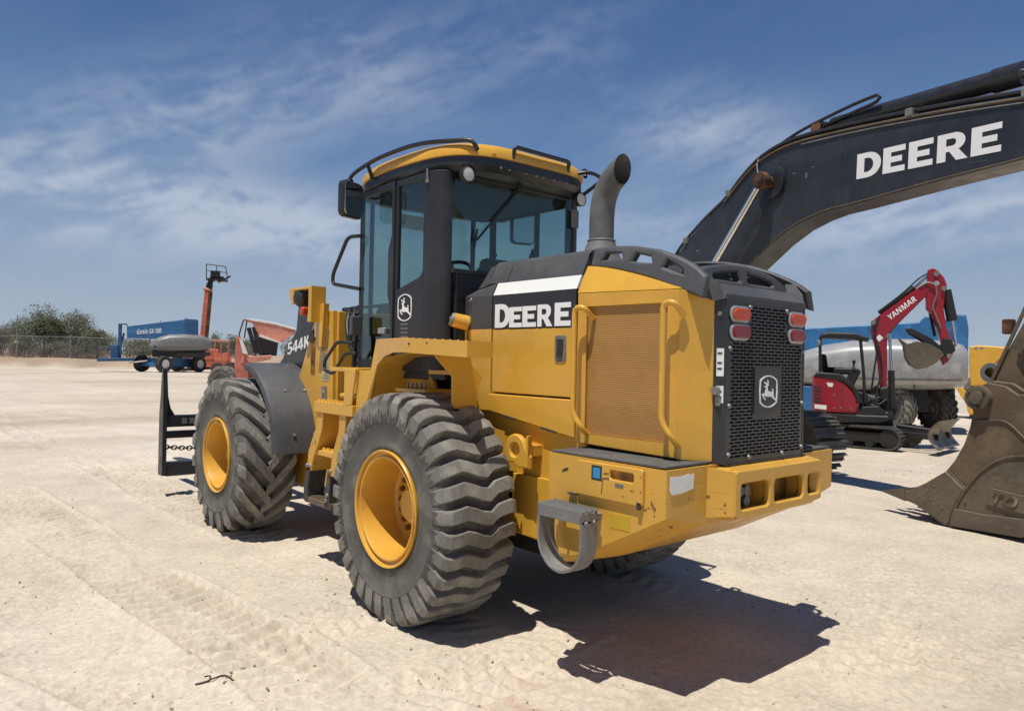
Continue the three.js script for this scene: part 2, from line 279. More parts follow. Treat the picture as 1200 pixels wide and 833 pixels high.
// leaping-deer emblem in a barrel-shaped outline, one unit tall
function emblem(d) {
  const barrel = (s, t) => { const o = []; for (let i = 0; i <= 8; i++) { const a = Math.PI * (0.22 + 0.56 * i / 8); o.push([Math.cos(a) / Math.cos(Math.PI * .22) * .27 * s, (.34 + (Math.sin(a) - Math.sin(Math.PI * .22)) / (1 - Math.sin(Math.PI * .22)) * .16) * t]); } const up = o.slice(), lo = o.map(([x, y]) => [-x, -y]); return [[.285 * s, 0], ...up, [-.285 * s, 0], ...lo]; };
  const ring = new THREE.Shape(barrel(1, 1).map(p => new THREE.Vector2(...p))); ring.holes.push(new THREE.Path(barrel(.885, .93).map(p => new THREE.Vector2(...p))));
  const px = ([x, y]) => new THREE.Vector2((x - 268) / 520, (400 - y) / 520);
  const poly = a => new THREE.Shape(a.map(px));
  const body = poly([[196, 322], [222, 304], [238, 290], [268, 286], [277, 296], [252, 312], [250, 350], [262, 392], [290, 400], [330, 405], [334, 392], [326, 360], [334, 354], [348, 388], [346, 420], [352, 455], [350, 480], [372, 508], [392, 540], [400, 570], [384, 552], [352, 520], [322, 496], [312, 478], [270, 486], [236, 482], [212, 470], [186, 462], [204, 496], [226, 530], [216, 538], [186, 500], [166, 468], [162, 446], [180, 436], [212, 430], [216, 400], [222, 350], [216, 326]]);
  const ant = [poly([[236, 292], [206, 272], [194, 252], [190, 240], [198, 246], [208, 262], [214, 246], [220, 262], [250, 268], [248, 234], [244, 208], [252, 206], [258, 232], [268, 246], [264, 264], [256, 284]])];
  return new THREE.ExtrudeGeometry([ring, body, ...ant], { depth: d, bevelEnabled: false });
}
// ------------------------------------------------------------------ ground: one sheet of dry pale dirt to the horizon
const depthOf = (x, z) => (x - EYE.x) * 0.7597 + (z - EYE.z) * 0.6503;
const TRACKS = [ // from, to, width, pitch of the lugs, depth, lean
  [onGround(-120, 500), onGround(430, 850), 0.62, 0.15, 0.036, 0.35], [onGround(-220, 640), onGround(300, 880), 0.5, 0.13, 0.030, -0.5],
  [onGround(80, 845), onGround(560, 668), 0.5, 0.14, 0.024, 0.5], [onGround(-60, 470), onGround(330, 640), 0.6, 0.16, 0.034, 0.4], [onGround(20, 860), onGround(30, 580), 1.3, 0.075, 0.012, 0], [onGround(330, 860), onGround(700, 760), 0.5, 0.14, 0.020, -0.5], [onGround(-60, 520), onGround(180, 560), 0.7, 0.16, 0.034, 0.3], [onGround(120, 560), onGround(330, 470), 0.6, 0.17, 0.03, 0.4], [onGround(420, 850), onGround(760, 700), 0.45, 0.13, 0.018, 0.45], [onGround(760, 850), onGround(1230, 745), 0.5, 0.14, 0.020, -0.45], [onGround(1000, 850), onGround(1060, 600), 0.5, 0.14, 0.016, 0.4],
  [onGround(-50, 452), onGround(300, 470), 0.8, 0.22, 0.03, 0.4], [onGround(-50, 486), onGround(240, 478), 0.8, 0.22, 0.03, -0.4], [onGround(640, 850), onGround(1250, 655), 0.5, 0.15, 0.011, 0.5], [onGround(980, 640), onGround(1150, 520), 0.45, 0.1, 0.008, 0],
  [[-3.2, -0.98], [7, -0.98], 0.5, 0.15, 0.008, 0.3], [[-3.2, 0.98], [7, 0.98], 0.5, 0.15, 0.008, 0.3], [[-4, 1.8], [8, 2.6], 0.55, 0.15, 0.010, 0.4]].map(([a, b, w, p, d, k]) => { const dx = b[0] - a[0], dz = b[1] - a[1], L = Math.hypot(dx, dz); return { a, ux: dx / L, uz: dz / L, L, w, p, d, k }; });
function trackH(x, z) {
  let h = 0, c = 0;
  for (const t of TRACKS) {
    const px = x - t.a[0], pz = z - t.a[1], s = px * t.ux + pz * t.uz, q0 = -px * t.uz + pz * t.ux;
    if (s < 0 || s > t.L) continue;
    const q = q0 + 0.10 * (fbm(s * 0.5 + t.w * 40, t.p * 90, 2) - 0.5) * 2;
    if (Math.abs(q) > t.w * 0.75) continue;
    const keep = sstep(0.30, 0.50, fbm(x * 0.9 + t.p * 130, z * 0.9, 3)) * sstep(0, 0.8, s) * sstep(0, 0.8, t.L - s);
    if (keep < 0.01) continue;
    const e = Math.abs(q) / (t.w * 0.5);
    const inside = 1 - sstep(0.9, 1.02, e), ph = (s + Math.abs(q) * t.k + (q > 0 ? t.p * 0.5 : 0)) / t.p, f = ph - Math.floor(ph);
    const lug = sstep(0.0, 0.16, f) * (1 - sstep(0.52, 0.68, f)) * (e > 0.06 ? 1 : 0.6);
    h += keep * (inside * (-t.d * 0.75 + t.d * 1.25 * (1 - lug)) + t.d * 0.9 * Math.exp(-Math.pow((e - 1.08) / 0.09, 2)));
    c += keep * inside * (lug - 0.4);
  }
  return [h, c];
}
const REDSPOT = onGround(625, 822);
function groundH(x, z, tr) {
  const D = depthOf(x, z), r = Math.hypot(x + 1, z + 1);
  let h = 0.03 * (fbm(x * 0.30 + 3, z * 0.30, 3) - 0.5) + 0.022 * (fbm(x * 1.4, z * 1.4 + 9, 3) - 0.5);
  if (r < 28) { h += 0.010 * (fbm(x * 4.1, z * 4.1, 4) - 0.5) + 0.007 * (Math.abs(fbm(x * 2.6 + 7, z * 2.6, 3) - 0.5) * 2 - 0.3); h += tr ?? trackH(x, z)[0]; }
  // earth bank along the fence line
  if (D > 60) h += (0.98 + 0.5 * (fbm(x * 0.12, z * 0.12, 3) - 0.5)) * sstep(72, 76.5, D + 2.5 * (fbm(x * 0.2 + 5, z * 0.2, 2) - 0.5));
  return h;
}
{
  const axis = (lo, hi, d) => { const a = []; for (let x = lo; x <= hi + 1e-6; x += d) a.push(x); let s = d, x = hi; const up = [], dn = []; while (x < 1600) { s *= 1.047; x += s; up.push(x); } s = d; x = lo; while (x > -1600) { s *= 1.047; x -= s; dn.push(x); } return [...dn.reverse(), ...a, ...up]; };
  const AX = axis(-3.4, 5.2, 0.0235), AZ = axis(-3.9, 2.2, 0.0235), NX = AX.length, N = AZ.length, g = new THREE.BufferGeometry(), pos = new Float32Array(NX * N * 3), uv = new Float32Array(NX * N * 2), col = new Float32Array(NX * N * 3), idx = new Uint32Array((NX - 1) * (N - 1) * 6);
  let k = 0;
  for (let i = 0; i < NX; i++) for (let j = 0; j < N; j++) {
    const x = AX[i], z = AZ[j], q = i * N + j, r = Math.hypot(x, z), D = depthOf(x, z);
    const near = r < 30 ? trackH(x, z) : [0, 0]; pos[q * 3] = x; pos[q * 3 + 1] = groundH(x, z, near[0]); pos[q * 3 + 2] = z; uv[q * 2] = x; uv[q * 2 + 1] = z;
    // patches of paler caliche and browner loose soil
    const pale = sstep(0.48, 0.72, fbm(x * 0.22 + 40, z * 0.22, 4)), brown = sstep(0.50, 0.74, fbm(x * 0.5 + 90, z * 0.16 + 11, 5)), fine = fbm(x * 3, z * 3, 3) - 0.5;
    let R = 0.585, G = 0.512, B = 0.412; const f = 1 + 0.12 * pale - 0.19 * brown + 0.14 * fine + -0.05 * Math.max(0, near[1]);
    R *= f; G *= f * (1 - 0.015 * brown + 0.01 * pale); B *= f * (1 - 0.05 * brown + 0.05 * pale);
    const rs = sstep(0.45, 0.75, fbm(x * 4 + 3, z * 9, 3)) * Math.exp(-(Math.pow(x - REDSPOT[0], 2) + Math.pow(z - REDSPOT[1], 2)) / 0.05); R = mix(R, 0.42, rs * 0.6); G = mix(G, 0.22, rs * 0.6); B = mix(B, 0.16, rs * 0.6);
    const bank = sstep(72, 74.5, D + 5 * (fbm(x * 0.2, z * 0.2, 3) - 0.5)); R = mix(R, 0.42 * f, bank); G = mix(G, 0.315 * f, bank); B = mix(B, 0.22 * f, bank);
    col[q * 3] = R; col[q * 3 + 1] = G; col[q * 3 + 2] = B;
    if (i < NX - 1 && j < N - 1) { const p = q, s = q + 1, t = q + N, w = t + 1; idx[k++] = p; idx[k++] = s; idx[k++] = t; idx[k++] = s; idx[k++] = w; idx[k++] = t; }
  }
  g.setAttribute('position', new THREE.BufferAttribute(pos, 3)); g.setAttribute('uv', new THREE.BufferAttribute(uv, 2)); g.setAttribute('color', new THREE.BufferAttribute(col, 3)); g.setIndex(new THREE.BufferAttribute(idx, 1)); g.computeVertexNormals();
  const grain = tex(1024, (u, v) => { const c = fbm(u * 8, v * 8, 4, 8), f = fbm(u * 120, v * 120, 3, 120), s = vn(u * 200, v * 200, 200), st = vn(u * 70 + .5, v * 70, 70); let k = 0.95 + 0.09 * (c - 0.5) + 0.14 * (f - 0.5) + 0.07 * (s - 0.5); const pe = sstep(0.93, 0.98, st); k -= 0.10 * pe; return [k, k * 0.992, k * 0.975]; }, true, 3.1);
  const relief = tex(1024, (u, v) => { const c = fbm(u * 10, v * 10, 3, 10), f = fbm(u * 90, v * 90, 4, 90), st = vn(u * 70 + .5, v * 70, 70), cr = fbm(u * 26, v * 26, 3, 26); return 0.30 * c + 0.35 * f + 0.2 * cr + 0.2 * sstep(0.88, 0.97, st); }, false, 3.1);
  const m = std(lin(1, 1, 1), 0.96, 0, { vertexColors: true, map: grain, bumpMap: relief, bumpScale: 0.012 });
  const o = new THREE.Mesh(g, m); o.name = 'ground'; o.receiveShadow = true; o.castShadow = true; o.userData = { kind: 'structure', label: 'pale dry dirt yard crossed by tyre tracks', category: 'ground' }; scene.add(o);
}
{ // loose stones and clods scattered on the dirt
  const g0 = new THREE.IcosahedronGeometry(1, 0), p = g0.attributes.position; for (let i = 0; i < p.count; i++) { const s = 0.7 + 0.6 * h2(Math.round(p.getX(i) * 50), Math.round(p.getY(i) * 50 + p.getZ(i) * 77)); p.setXYZ(i, p.getX(i) * s, p.getY(i) * s * 0.7, p.getZ(i) * s); } g0.computeVertexNormals();
  const n = 2000, im = new THREE.InstancedMesh(g0, std(lin(1, 1, 1), 0.95), n), mt = new THREE.Matrix4(), q = new THREE.Quaternion(), c = new THREE.Color();
  for (let i = 0; i < n; i++) {
    const d = 2.5 + 24 * Math.pow(rnd(), 1.6), an = 0.708 + rr(-0.75, 0.75); let x = EYE.x + Math.cos(an) * d, z = EYE.z + Math.sin(an) * d;
    if (rnd() < 0.35) { const cl = onGround(...[[560, 780], [250, 800], [900, 700], [1040, 555], [120, 560], [420, 700], [1060, 550], [80, 700]][Math.floor(rnd() * 8)]); x = cl[0] + rr(-0.7, 0.7) * (0.4 + rnd()); z = cl[1] + rr(-0.5, 0.5) * (0.4 + rnd()); }
    const s = 0.0028 + 0.008 * Math.pow(rnd(), 6) + (rnd() < 0.003 ? 0.008 : 0);
    q.setFromEuler(new THREE.Euler(rr(0, 6), rr(0, 6), rr(0, 6))); mt.compose(V(x, groundH(x, z) + s * 0.25, z), q, V(s * rr(0.8, 1.5), s, s * rr(0.8, 1.4))); im.setMatrixAt(i, mt);
    const k = rr(0.22, 0.5), w = rr(0.7, 0.85); im.setColorAt(i, c.setRGB(k, k * (0.72 + w * 0.12), k * w * 0.78));
  }
  im.name = 'gravel'; im.castShadow = im.receiveShadow = true; im.userData = { kind: 'stuff', label: 'loose pebbles and dirt clods scattered over the yard', category: 'gravel' }; scene.add(im);
}
// ------------------------------------------------------------------ wheels
// lugs: 'bar' = broad wavy cross bars, 'chev' = slanting bars of a traction tyre
function lugGeo(R, hw, kind, count, height, pos = []) {
  const st = [-1.0, -0.97, -0.9, -0.72, -0.5, -0.28, -0.06, 0.16, 0.38, 0.6, 0.78, 0.92, 0.97, 1.0];
  const top = t => { const a = Math.abs(t); return a > 0.985 ? R - 0.12 : a > 0.95 ? R - 0.05 : a > 0.85 ? R - 0.012 : R; };
  const zat = t => hw * (Math.abs(t) > 0.96 ? 1.0 : Math.abs(t)) * Math.sign(t) * (Math.abs(t) > 0.985 ? 1.02 : 1.005);
  const ctl = kind === 'bar' ? [[-1, 0.05], [-0.9, 0.03], [-0.40, -0.15], [-0.18, 0.13], [0.16, 0.24], [0.38, -0.04], [0.78, -0.18], [1, -0.05]] : [[-1, -0.2], [-0.9, -0.12], [0.12, 1.25]];
  const del = t => { for (let i = 1; i < ctl.length; i++) if (t <= ctl[i][0]) return mix(ctl[i - 1][1], ctl[i][1], (t - ctl[i - 1][0]) / (ctl[i][0] - ctl[i - 1][0])); return ctl[ctl.length - 1][1]; };
  const quads = [], pitch = 2 * Math.PI / count;
  const one = (th, list, mir) => {
    const S = list.map(t => {
      const c = th + (kind === 'bar' ? del(t) : del(t)) * pitch, z = zat(t) * mir, w = pitch * (kind === 'bar' ? 0.325 : 0.25), ro = top(t), rb = ro - height;
      const P = (a, r) => [r * Math.cos(a), r * Math.sin(a), z];
      return [P(c - w * 1.12, rb), P(c - w * 0.9, ro - height * 0.08), P(c - w * 0.78, ro), P(c + w * 0.78, ro), P(c + w * 0.9, ro - height * 0.08), P(c + w * 1.12, rb)];
    });
    for (let i = 0; i < S.length - 1; i++) for (let j = 0; j < 5; j++) quads.push([S[i][j], S[i + 1][j], S[i + 1][j + 1], S[i][j + 1]]);
    for (const E of [S[0], S[S.length - 1]]) for (let j = 1; j < 4; j++) quads.push([E[0], E[j], E[j + 1], E[5]]);
  };
  for (let i = 0; i < count; i++) {
    if (kind === 'bar') one(i * pitch, st, 1);
    else { const half = [-1, -0.97, -0.9, -0.6, -0.3, -0.05, 0.12]; one(i * pitch, half, 1); one((i + 0.5) * pitch, half, -1); }
  }
  const arr = new Float32Array(quads.length * 18); let k = 0;
  for (const [a, b, c, d] of quads) for (const p of [a, b, c, a, c, d]) { arr[k++] = p[0]; arr[k++] = p[1]; arr[k++] = p[2]; }
  const g = new THREE.BufferGeometry(); g.setAttribute('position', new THREE.BufferAttribute(arr, 3)); g.computeVertexNormals(); return g;
}
// tyre and deep-dished rim about the origin, axle along z, outer face towards -z
function tyreGeo(R, hw, rimR, kind, count, lugH = 0.05) {
  const b = R - lugH, prof = [[rimR - 0.02, -hw * 0.80], [rimR + 0.01, -hw * 0.93], [rimR + 0.035, -hw * 0.96], [rimR + 0.045, -hw * 0.935], [mix(rimR, b, 0.35), -hw * 0.985], [mix(rimR, b, 0.55), -hw * 1.0], [mix(rimR, b, 0.57), -hw * 1.015], [mix(rimR, b, 0.6), -hw * 1.0], [mix(rimR, b, 0.80), -hw * 0.985], [b - 0.075, -hw * 0.985], [b - 0.03, -hw * 0.955], [b - 0.006, -hw * 0.86], [b, -hw * 0.66], [b + 0.004, 0]];
  const full = [...prof, ...prof.slice(0, -1).reverse().map(([r, z]) => [r, -z])];
  return [lathe(full, [0, 0, 0], 'z', 72, 0.9)];
}
function rimGeo(rimR, hw, dish) {
  const z = -hw, o = rimR;
  const pr = [[o * 0.955, z + 0.06], [o * 1.0, z + 0.022], [o * 1.01, z + 0.004], [o * 0.995, z - 0.004], [o * 0.965, z + 0.004], [o * 0.955, z + 0.026], [o * 0.905, z + 0.034], [o * 0.89, z + 0.012], [o * 0.865, z + 0.012], [o * 0.845, z + 0.04], [o * 0.82, z + dish * 0.6], [o * 0.80, z + dish * 0.93], [o * 0.76, z + dish], [o * 0.42, z + dish], [o * 0.40, z + dish - 0.012], [0.001, z + dish - 0.012]];
  return lathe(pr, [0, 0, 0], 'z', 56, 0.5);
}
function hubGeo(rimR, hw, dish, bolts = 16) {
  const z = -hw + dish, g = [lathe([[0.001, z - 0.10], [rimR * 0.26, z - 0.10], [rimR * 0.33, z - 0.075], [rimR * 0.36, z - 0.02], [rimR * 0.40, z - 0.012]], [0, 0, 0], 'z', 28, 0.5)];
  return g;
}
// side = -1: outer face towards -z, +1: towards +z
function makeWheel(parent, name, [x, y, z], side, geos, mats, spin = 0, yaw = 0) {
  const w = group(name, parent); w.position.set(x, y, z); w.rotation.set(0, yaw + (side > 0 ? Math.PI : 0), 0);
  const add = (n, g, m) => { const o = new THREE.Mesh(g, m); o.name = n; o.castShadow = o.receiveShadow = true; o.rotation.z = spin; w.add(o); return o; };
  add('tyre', geos.tyre, mats.tyre); add('tread', geos.tread, mats.tyre === M.rubber ? M.tread : mats.tyre); add('rim', geos.rim, mats.rim); if (geos.hub) add('hub', geos.hub, mats.hub || mats.rim);
  const R = geos.rimR; for (let i = 0; i < geos.bolts; i++) { const a = i / geos.bolts * 2 * Math.PI + spin, b = add('wheel_bolt', BOLT, mats.bolt || mats.rim); b.position.set(Math.cos(a) * R * 0.60, Math.sin(a) * R * 0.60, geos.face - 0.012); }
  return w;
}
const BOLT = merge(cyl([0, 0, 0.014], [0, 0, -0.016], 0.021, 0.018, 6));
const wheelSet = (R, hw, rimR, kind, count, lugH, dish, bolts) => ({ rimR, face: -hw + dish, bolts, tread: merge(lugGeo(R, hw, kind, count, lugH + 0.012)), tyre: merge(tyreGeo(R, hw, rimR, kind, count, lugH)), rim: merge(rimGeo(rimR, hw, dish)), hub: merge(hubGeo(rimR, hw, dish, bolts)) });
// ------------------------------------------------------------------ the wheel loader: x ahead, left side towards -z, rear axle over the origin
const loader = thing('wheel_loader', 'big yellow and black articulated wheel loader with cab, fork carriage and deep-treaded tyres', 'wheel loader');
const SIDES = [-1, 1];
{ // wheels
  const rear = wheelSet(0.75, 0.262, 0.377, 'bar', 33, 0.055, 0.29, 20), front = wheelSet(0.75, 0.262, 0.362, 'chev', 20, 0.058, 0.24, 20);
  for (const s of SIDES) {
    makeWheel(loader, 'wheel', [0, 0.737, 0.975 * s], s, rear, { tyre: M.rubber, rim: M.rim, bolt: M.yellowOld }, 0.06 + s * 0.05);
    makeWheel(loader, 'wheel', [3.16, 0.737, 0.975 * s], s, front, { tyre: M.rubber, rim: M.rim, bolt: M.yellowOld }, 0.1 - s * 0.07);
  }
  // raised maker's words on the left rear sidewall are too worn to read; axles carry the wheels
  part('axle', [cyl([0, 0.737, -0.80], [0, 0.737, 0.80], 0.16, 0.16, 20), lathe([[0.001, -0.3], [0.2, -0.27], [0.3, -0.1], [0.3, 0.1], [0.2, 0.27], [0.001, 0.3]], [0, 0.737, 0], 'z', 24)], M.black, loader);
  part('axle', [cyl([3.16, 0.737, -0.80], [3.16, 0.737, 0.80], 0.16, 0.16, 20), lathe([[0.001, -0.3], [0.2, -0.27], [0.3, -0.1], [0.3, 0.1], [0.2, 0.27], [0.001, 0.3]], [3.16, 0.737, 0], 'z', 24)], M.black, loader);
}
{ // rear frame under the hood
  const f = part('rear_frame', [
    ...SIDES.map(s => prism([[-1.16, 0.55], [-0.54, 0.60], [-0.54, 0.985], [0.45, 1.0], [0.9, 0.55], [1.3, 0.55], [1.3, 1.2], [-0.2, 1.375], [-1.16, 1.245]], 'z', s * 0.565, s * 0.535)),
    span(-1.1, 1.3, 0.56, 0.66, -0.38, 0.38), span(-0.15, -0.05, 0.6, 1.3, -0.53, 0.53)], M.yellow, loader);
  for (const s of SIDES) {
    part('frame_plate', prism([[-1.14, 0.60], [-0.53, 0.60], [-0.53, 0.985], [-1.14, 0.985]], 'z', s * 0.590, s * 0.567), M.yellow, f);
    part('lifting_eye', prism([[-0.66, 1.075], [-0.58, 1.075], ...Array.from({ length: 9 }, (_, i) => { const a = -0.8 + i / 8 * 3.6; return [-0.665 + 0.10 * Math.cos(a), 1.155 + 0.10 * Math.sin(a)]; }), [-0.80, 1.12], [-0.80, 1.05], [-0.70, 1.05]], 'z', s * 0.70, s * 0.66, 0.008, [Array.from({ length: 14 }, (_, i) => { const a = i / 14 * 2 * Math.PI; return [-0.665 + 0.045 * Math.cos(a), 1.155 + 0.045 * Math.sin(a)]; })]), M.yellow, f);
    part('eye_bracket', [hull([[-0.785, 1.06, s * 0.66], [-0.80, 1.06, s * 0.705], [-0.785, 1.25, s * 0.66], [-0.80, 1.25, s * 0.705], [-0.765, 1.06, s * 0.66], [-0.78, 1.06, s * 0.705], [-0.765, 1.25, s * 0.66], [-0.78, 1.25, s * 0.705]]), span(-0.78, -0.62, 1.12, 1.19, s * 0.565, s * 0.67)], M.yellow, f);
    part('reflector', span(-0.985, -0.955, 1.04, 1.12, s * 0.568, s * 0.576, 0), M.white, f);
  }
  part('belly', [span(-0.9, 1.3, 0.42, 0.58, -0.36, 0.36), span(1.2, 2.2, 0.55, 1.0, -0.28, 0.28), cyl([1.55, 0.5, 0], [1.55, 1.5, 0], 0.12), span(0.2, 1.25, 0.66, 1.25, -0.52, 0.52), span(0.03, 0.95, 1.2, 1.6, -0.52, 0.52)], M.darkcore, loader);
}
{ // counterweight and rear bumper
  const outer = [[-1.13, 1.205], [-1.13, 0.60], [-1.19, 0.592], [-1.54, 0.748], [-1.955, 0.962], [-1.955, 1.205]];
  const cw = part('counterweight', [
    hullZ([[-1.13, 1.2, -0.836], [-1.13, 0.6, -0.836], [-1.19, 0.592, -0.84], [-1.54, 0.748, -0.84], [-1.952, 0.962, -0.836], [-1.955, 1.196, -0.836], [-1.13, 0.54, -0.60], [-1.45, 0.64, -0.58], [-1.95, 0.895, -0.50]])], M.yellowWorn, loader);
  const bar = (z, yo) => [-2.075 - 0.012 + 0.14 * z * z, yo, z];
  // bumper: plate with three pockets
  const hole = (z0, z1, y0, y1) => roundRect(z0, z1, y0, y1, 0.025, 3);
  const bump = part('bumper', [
    prism([[-0.435, 0.945], [-0.30, 0.925], [0.30, 0.925], [0.47, 0.945], [0.47, 1.165], [0.43, 1.178], [-0.41, 1.178], [-0.435, 1.165]], 'x', -2.075, -2.035, 0.010, [hole(-0.375, -0.105, 0.972, 1.105), hole(-0.05, 0.255, 0.978, 1.102), hole(0.31, 0.44, 0.985, 1.10)]),
    span(-2.04, -1.90, 1.14, 1.183, -0.42, 0.45, 0.008), span(-2.04, -1.90, 0.915, 0.955, -0.42, 0.44, 0.008), ...SIDES.map(s => hull([[-2.072, 0.945, s * 0.43], [-2.072, 1.17, s * 0.43], [-1.95, 0.93, s * 0.505], [-1.95, 1.185, s * 0.505], [-2.03, 0.94, s * 0.41], [-2.03, 1.175, s * 0.41], [-1.93, 0.93, s * 0.45], [-1.93, 1.18, s * 0.45]])), ...[-0.08, 0.283].map(z => span(-2.04, -1.94, 0.94, 1.15, z - 0.016, z + 0.016))], M.yellowWorn, cw);
  part('bumper_pocket', span(-1.962, -1.955, 0.94, 1.15, -0.46, 0.46, 0), M.yellowOld, cw);
  parts('pin', [cyl([-1.96, 1.055, -0.25], [-2.03, 1.055, -0.25], 0.028), cyl([-1.96, 1.0, -0.25], [-2.03, 1.0, -0.25], 0.028), cyl([-1.96, 1.055, -0.31], [-2.03, 1.055, -0.31], 0.028)], M.grey, cw);
  for (const s of SIDES) {
    part('tread_plate', [prism([[-1.14, s * 0.83], [-1.94, s * 0.83], [-1.94, s * 0.45], [-1.14, s * 0.45]], 'y', 1.202, 1.214, 0.002)], M.deckPad, cw);
    const door = part('tool_door', prism(roundRect(-1.822, -1.365, 1.003, 1.187, 0.01, 1), 'z', s * 0.858, s * 0.838, 0.004, [roundRect(-1.765, -1.605, 1.112, 1.160, 0.008, 1)]), M.yellowWorn, cw);
    part('handle_pocket', span(-1.765, -1.605, 1.11, 1.162, s * 0.842, s * 0.8385, 0), M.yellowOld, cw);
    parts('hinge', [span(-1.36, -1.30, 0.992, 0.999, s * 0.838, s * 0.858), span(-1.815, -1.79, 0.985, 1.02, s * 0.855, s * 0.862)], M.darkcore, cw);
    if (s < 0) {
      part('sticker', span(-1.54, -1.49, 1.105, 1.16, -0.8595, -0.8575, 0), M.sticker, cw, 'small blue square sticker with a dark border');
      part('sticker', [span(-1.552, -1.478, 1.093, 1.172, -0.8585, -0.8560, 0)], M.darkcore, cw, 'dark border of the blue sticker');
      part('sticker', span(-1.73, -1.60, 0.86, 0.935, -0.8405, -0.8375, 0), M.stickerYellow, cw, 'plain yellow sticker below the tool door');
      parts('scratch', [beam([-1.565, 1.135, -0.859], [-1.60, 1.14, -0.859], 0.002, 0.005), beam([-1.56, 1.11, -0.859], [-1.605, 1.115, -0.859], 0.002, 0.005), beam([-1.56, 1.11, -0.859], [-1.552, 1.03, -0.859], 0.002, 0.004), beam([-1.235, 1.105, -0.8385], [-1.285, 1.122, -0.8385], 0.002, 0.006), beam([-1.245, 1.115, -0.8385], [-1.28, 1.128, -0.8385], 0.002, 0.005)], M.darkcore, cw);
      part('worn_label', prism([[-0.815, 1.095], [-0.80, 1.075], [-0.71, 1.078], [-0.625, 1.092], [-0.62, 1.165], [-0.645, 1.162], [-0.66, 1.168], [-0.72, 1.16], [-0.81, 1.165]], 'x', -1.9585, -1.9555, 0), M.white, cw, 'torn white paper label on the rear corner');
      part('part_tag', span(-1.70, -1.645, 1.078, 1.096, -0.8600, -0.8582, 0), M.grey, cw);
    }
    if (s > 0) continue;
    // side step: strap bent into a U under a serrated tread
    const U = []; const x0 = -1.215, x1 = -1.55, yT = 0.925, yB = 0.60, rad = 0.17;
    const arcP = (r, off) => { const o = [[x0 - off, yT], [x0 - off, yB + rad]]; const cx = (x0 + x1) / 2, hx = (x0 - x1) / 2 - off, hy = rad - off; for (let i = 1; i <= 14; i++) { const a = Math.PI * i / 14; o.push([cx + hx * Math.cos(a), yB + rad - hy * Math.sin(a)]); } o.push([x1 + off, yT]); return o; };
    part('step', [prism([...arcP(0, 0), ...arcP(0, 0.016).reverse()], 'z', s * 1.0, s * 0.88, 0.002), span(x0 - 0.01, x0 - 0.07, yT - 0.04, yT + 0.0, s * 0.90, s * 0.836), span(x1 + 0.01, x1 + 0.07, yT - 0.04, yT + 0.0, s * 0.90, s * 0.836)], M.galv, cw, 'grey steel U-shaped step hanging from the counterweight');
    const teeth = []; for (let i = 0; i < 15; i++) for (const zz of [0.893, 0.942, 0.99]) teeth.push(hull([[x0 - 0.012 - i * 0.0225, yT + 0.02, s * (zz - 0.009)], [x0 - 0.012 - i * 0.0225 - 0.017, yT + 0.02, s * (zz - 0.009)], [x0 - 0.012 - i * 0.0225, yT + 0.02, s * (zz + 0.009)], [x0 - 0.012 - i * 0.0225 - 0.017, yT + 0.02, s * (zz + 0.009)], [x0 - 0.02 - i * 0.0225, yT + 0.038, s * zz]]));
    part('step_tread', [...[0.893, 0.942, 0.99].map(zz => span(x0, x1, yT - 0.045, yT + 0.022, s * (zz + 0.010), s * (zz - 0.010), 0.003)), ...[0.01, 0.10, 0.19, 0.28, 0.325].map(q => span(x0 - q, x0 - q - 0.012, yT - 0.03, yT + 0.01, s * 0.995, s * 0.885, 0)), ...teeth], M.galv, cw);
    parts('step_bolt', [disc([-1.556, 0.885, s * 0.91], 0.014, [-1, 0, 0]), disc([-1.556, 0.885, s * 0.97], 0.014, [-1, 0, 0])], M.bolt, cw);
  }
}
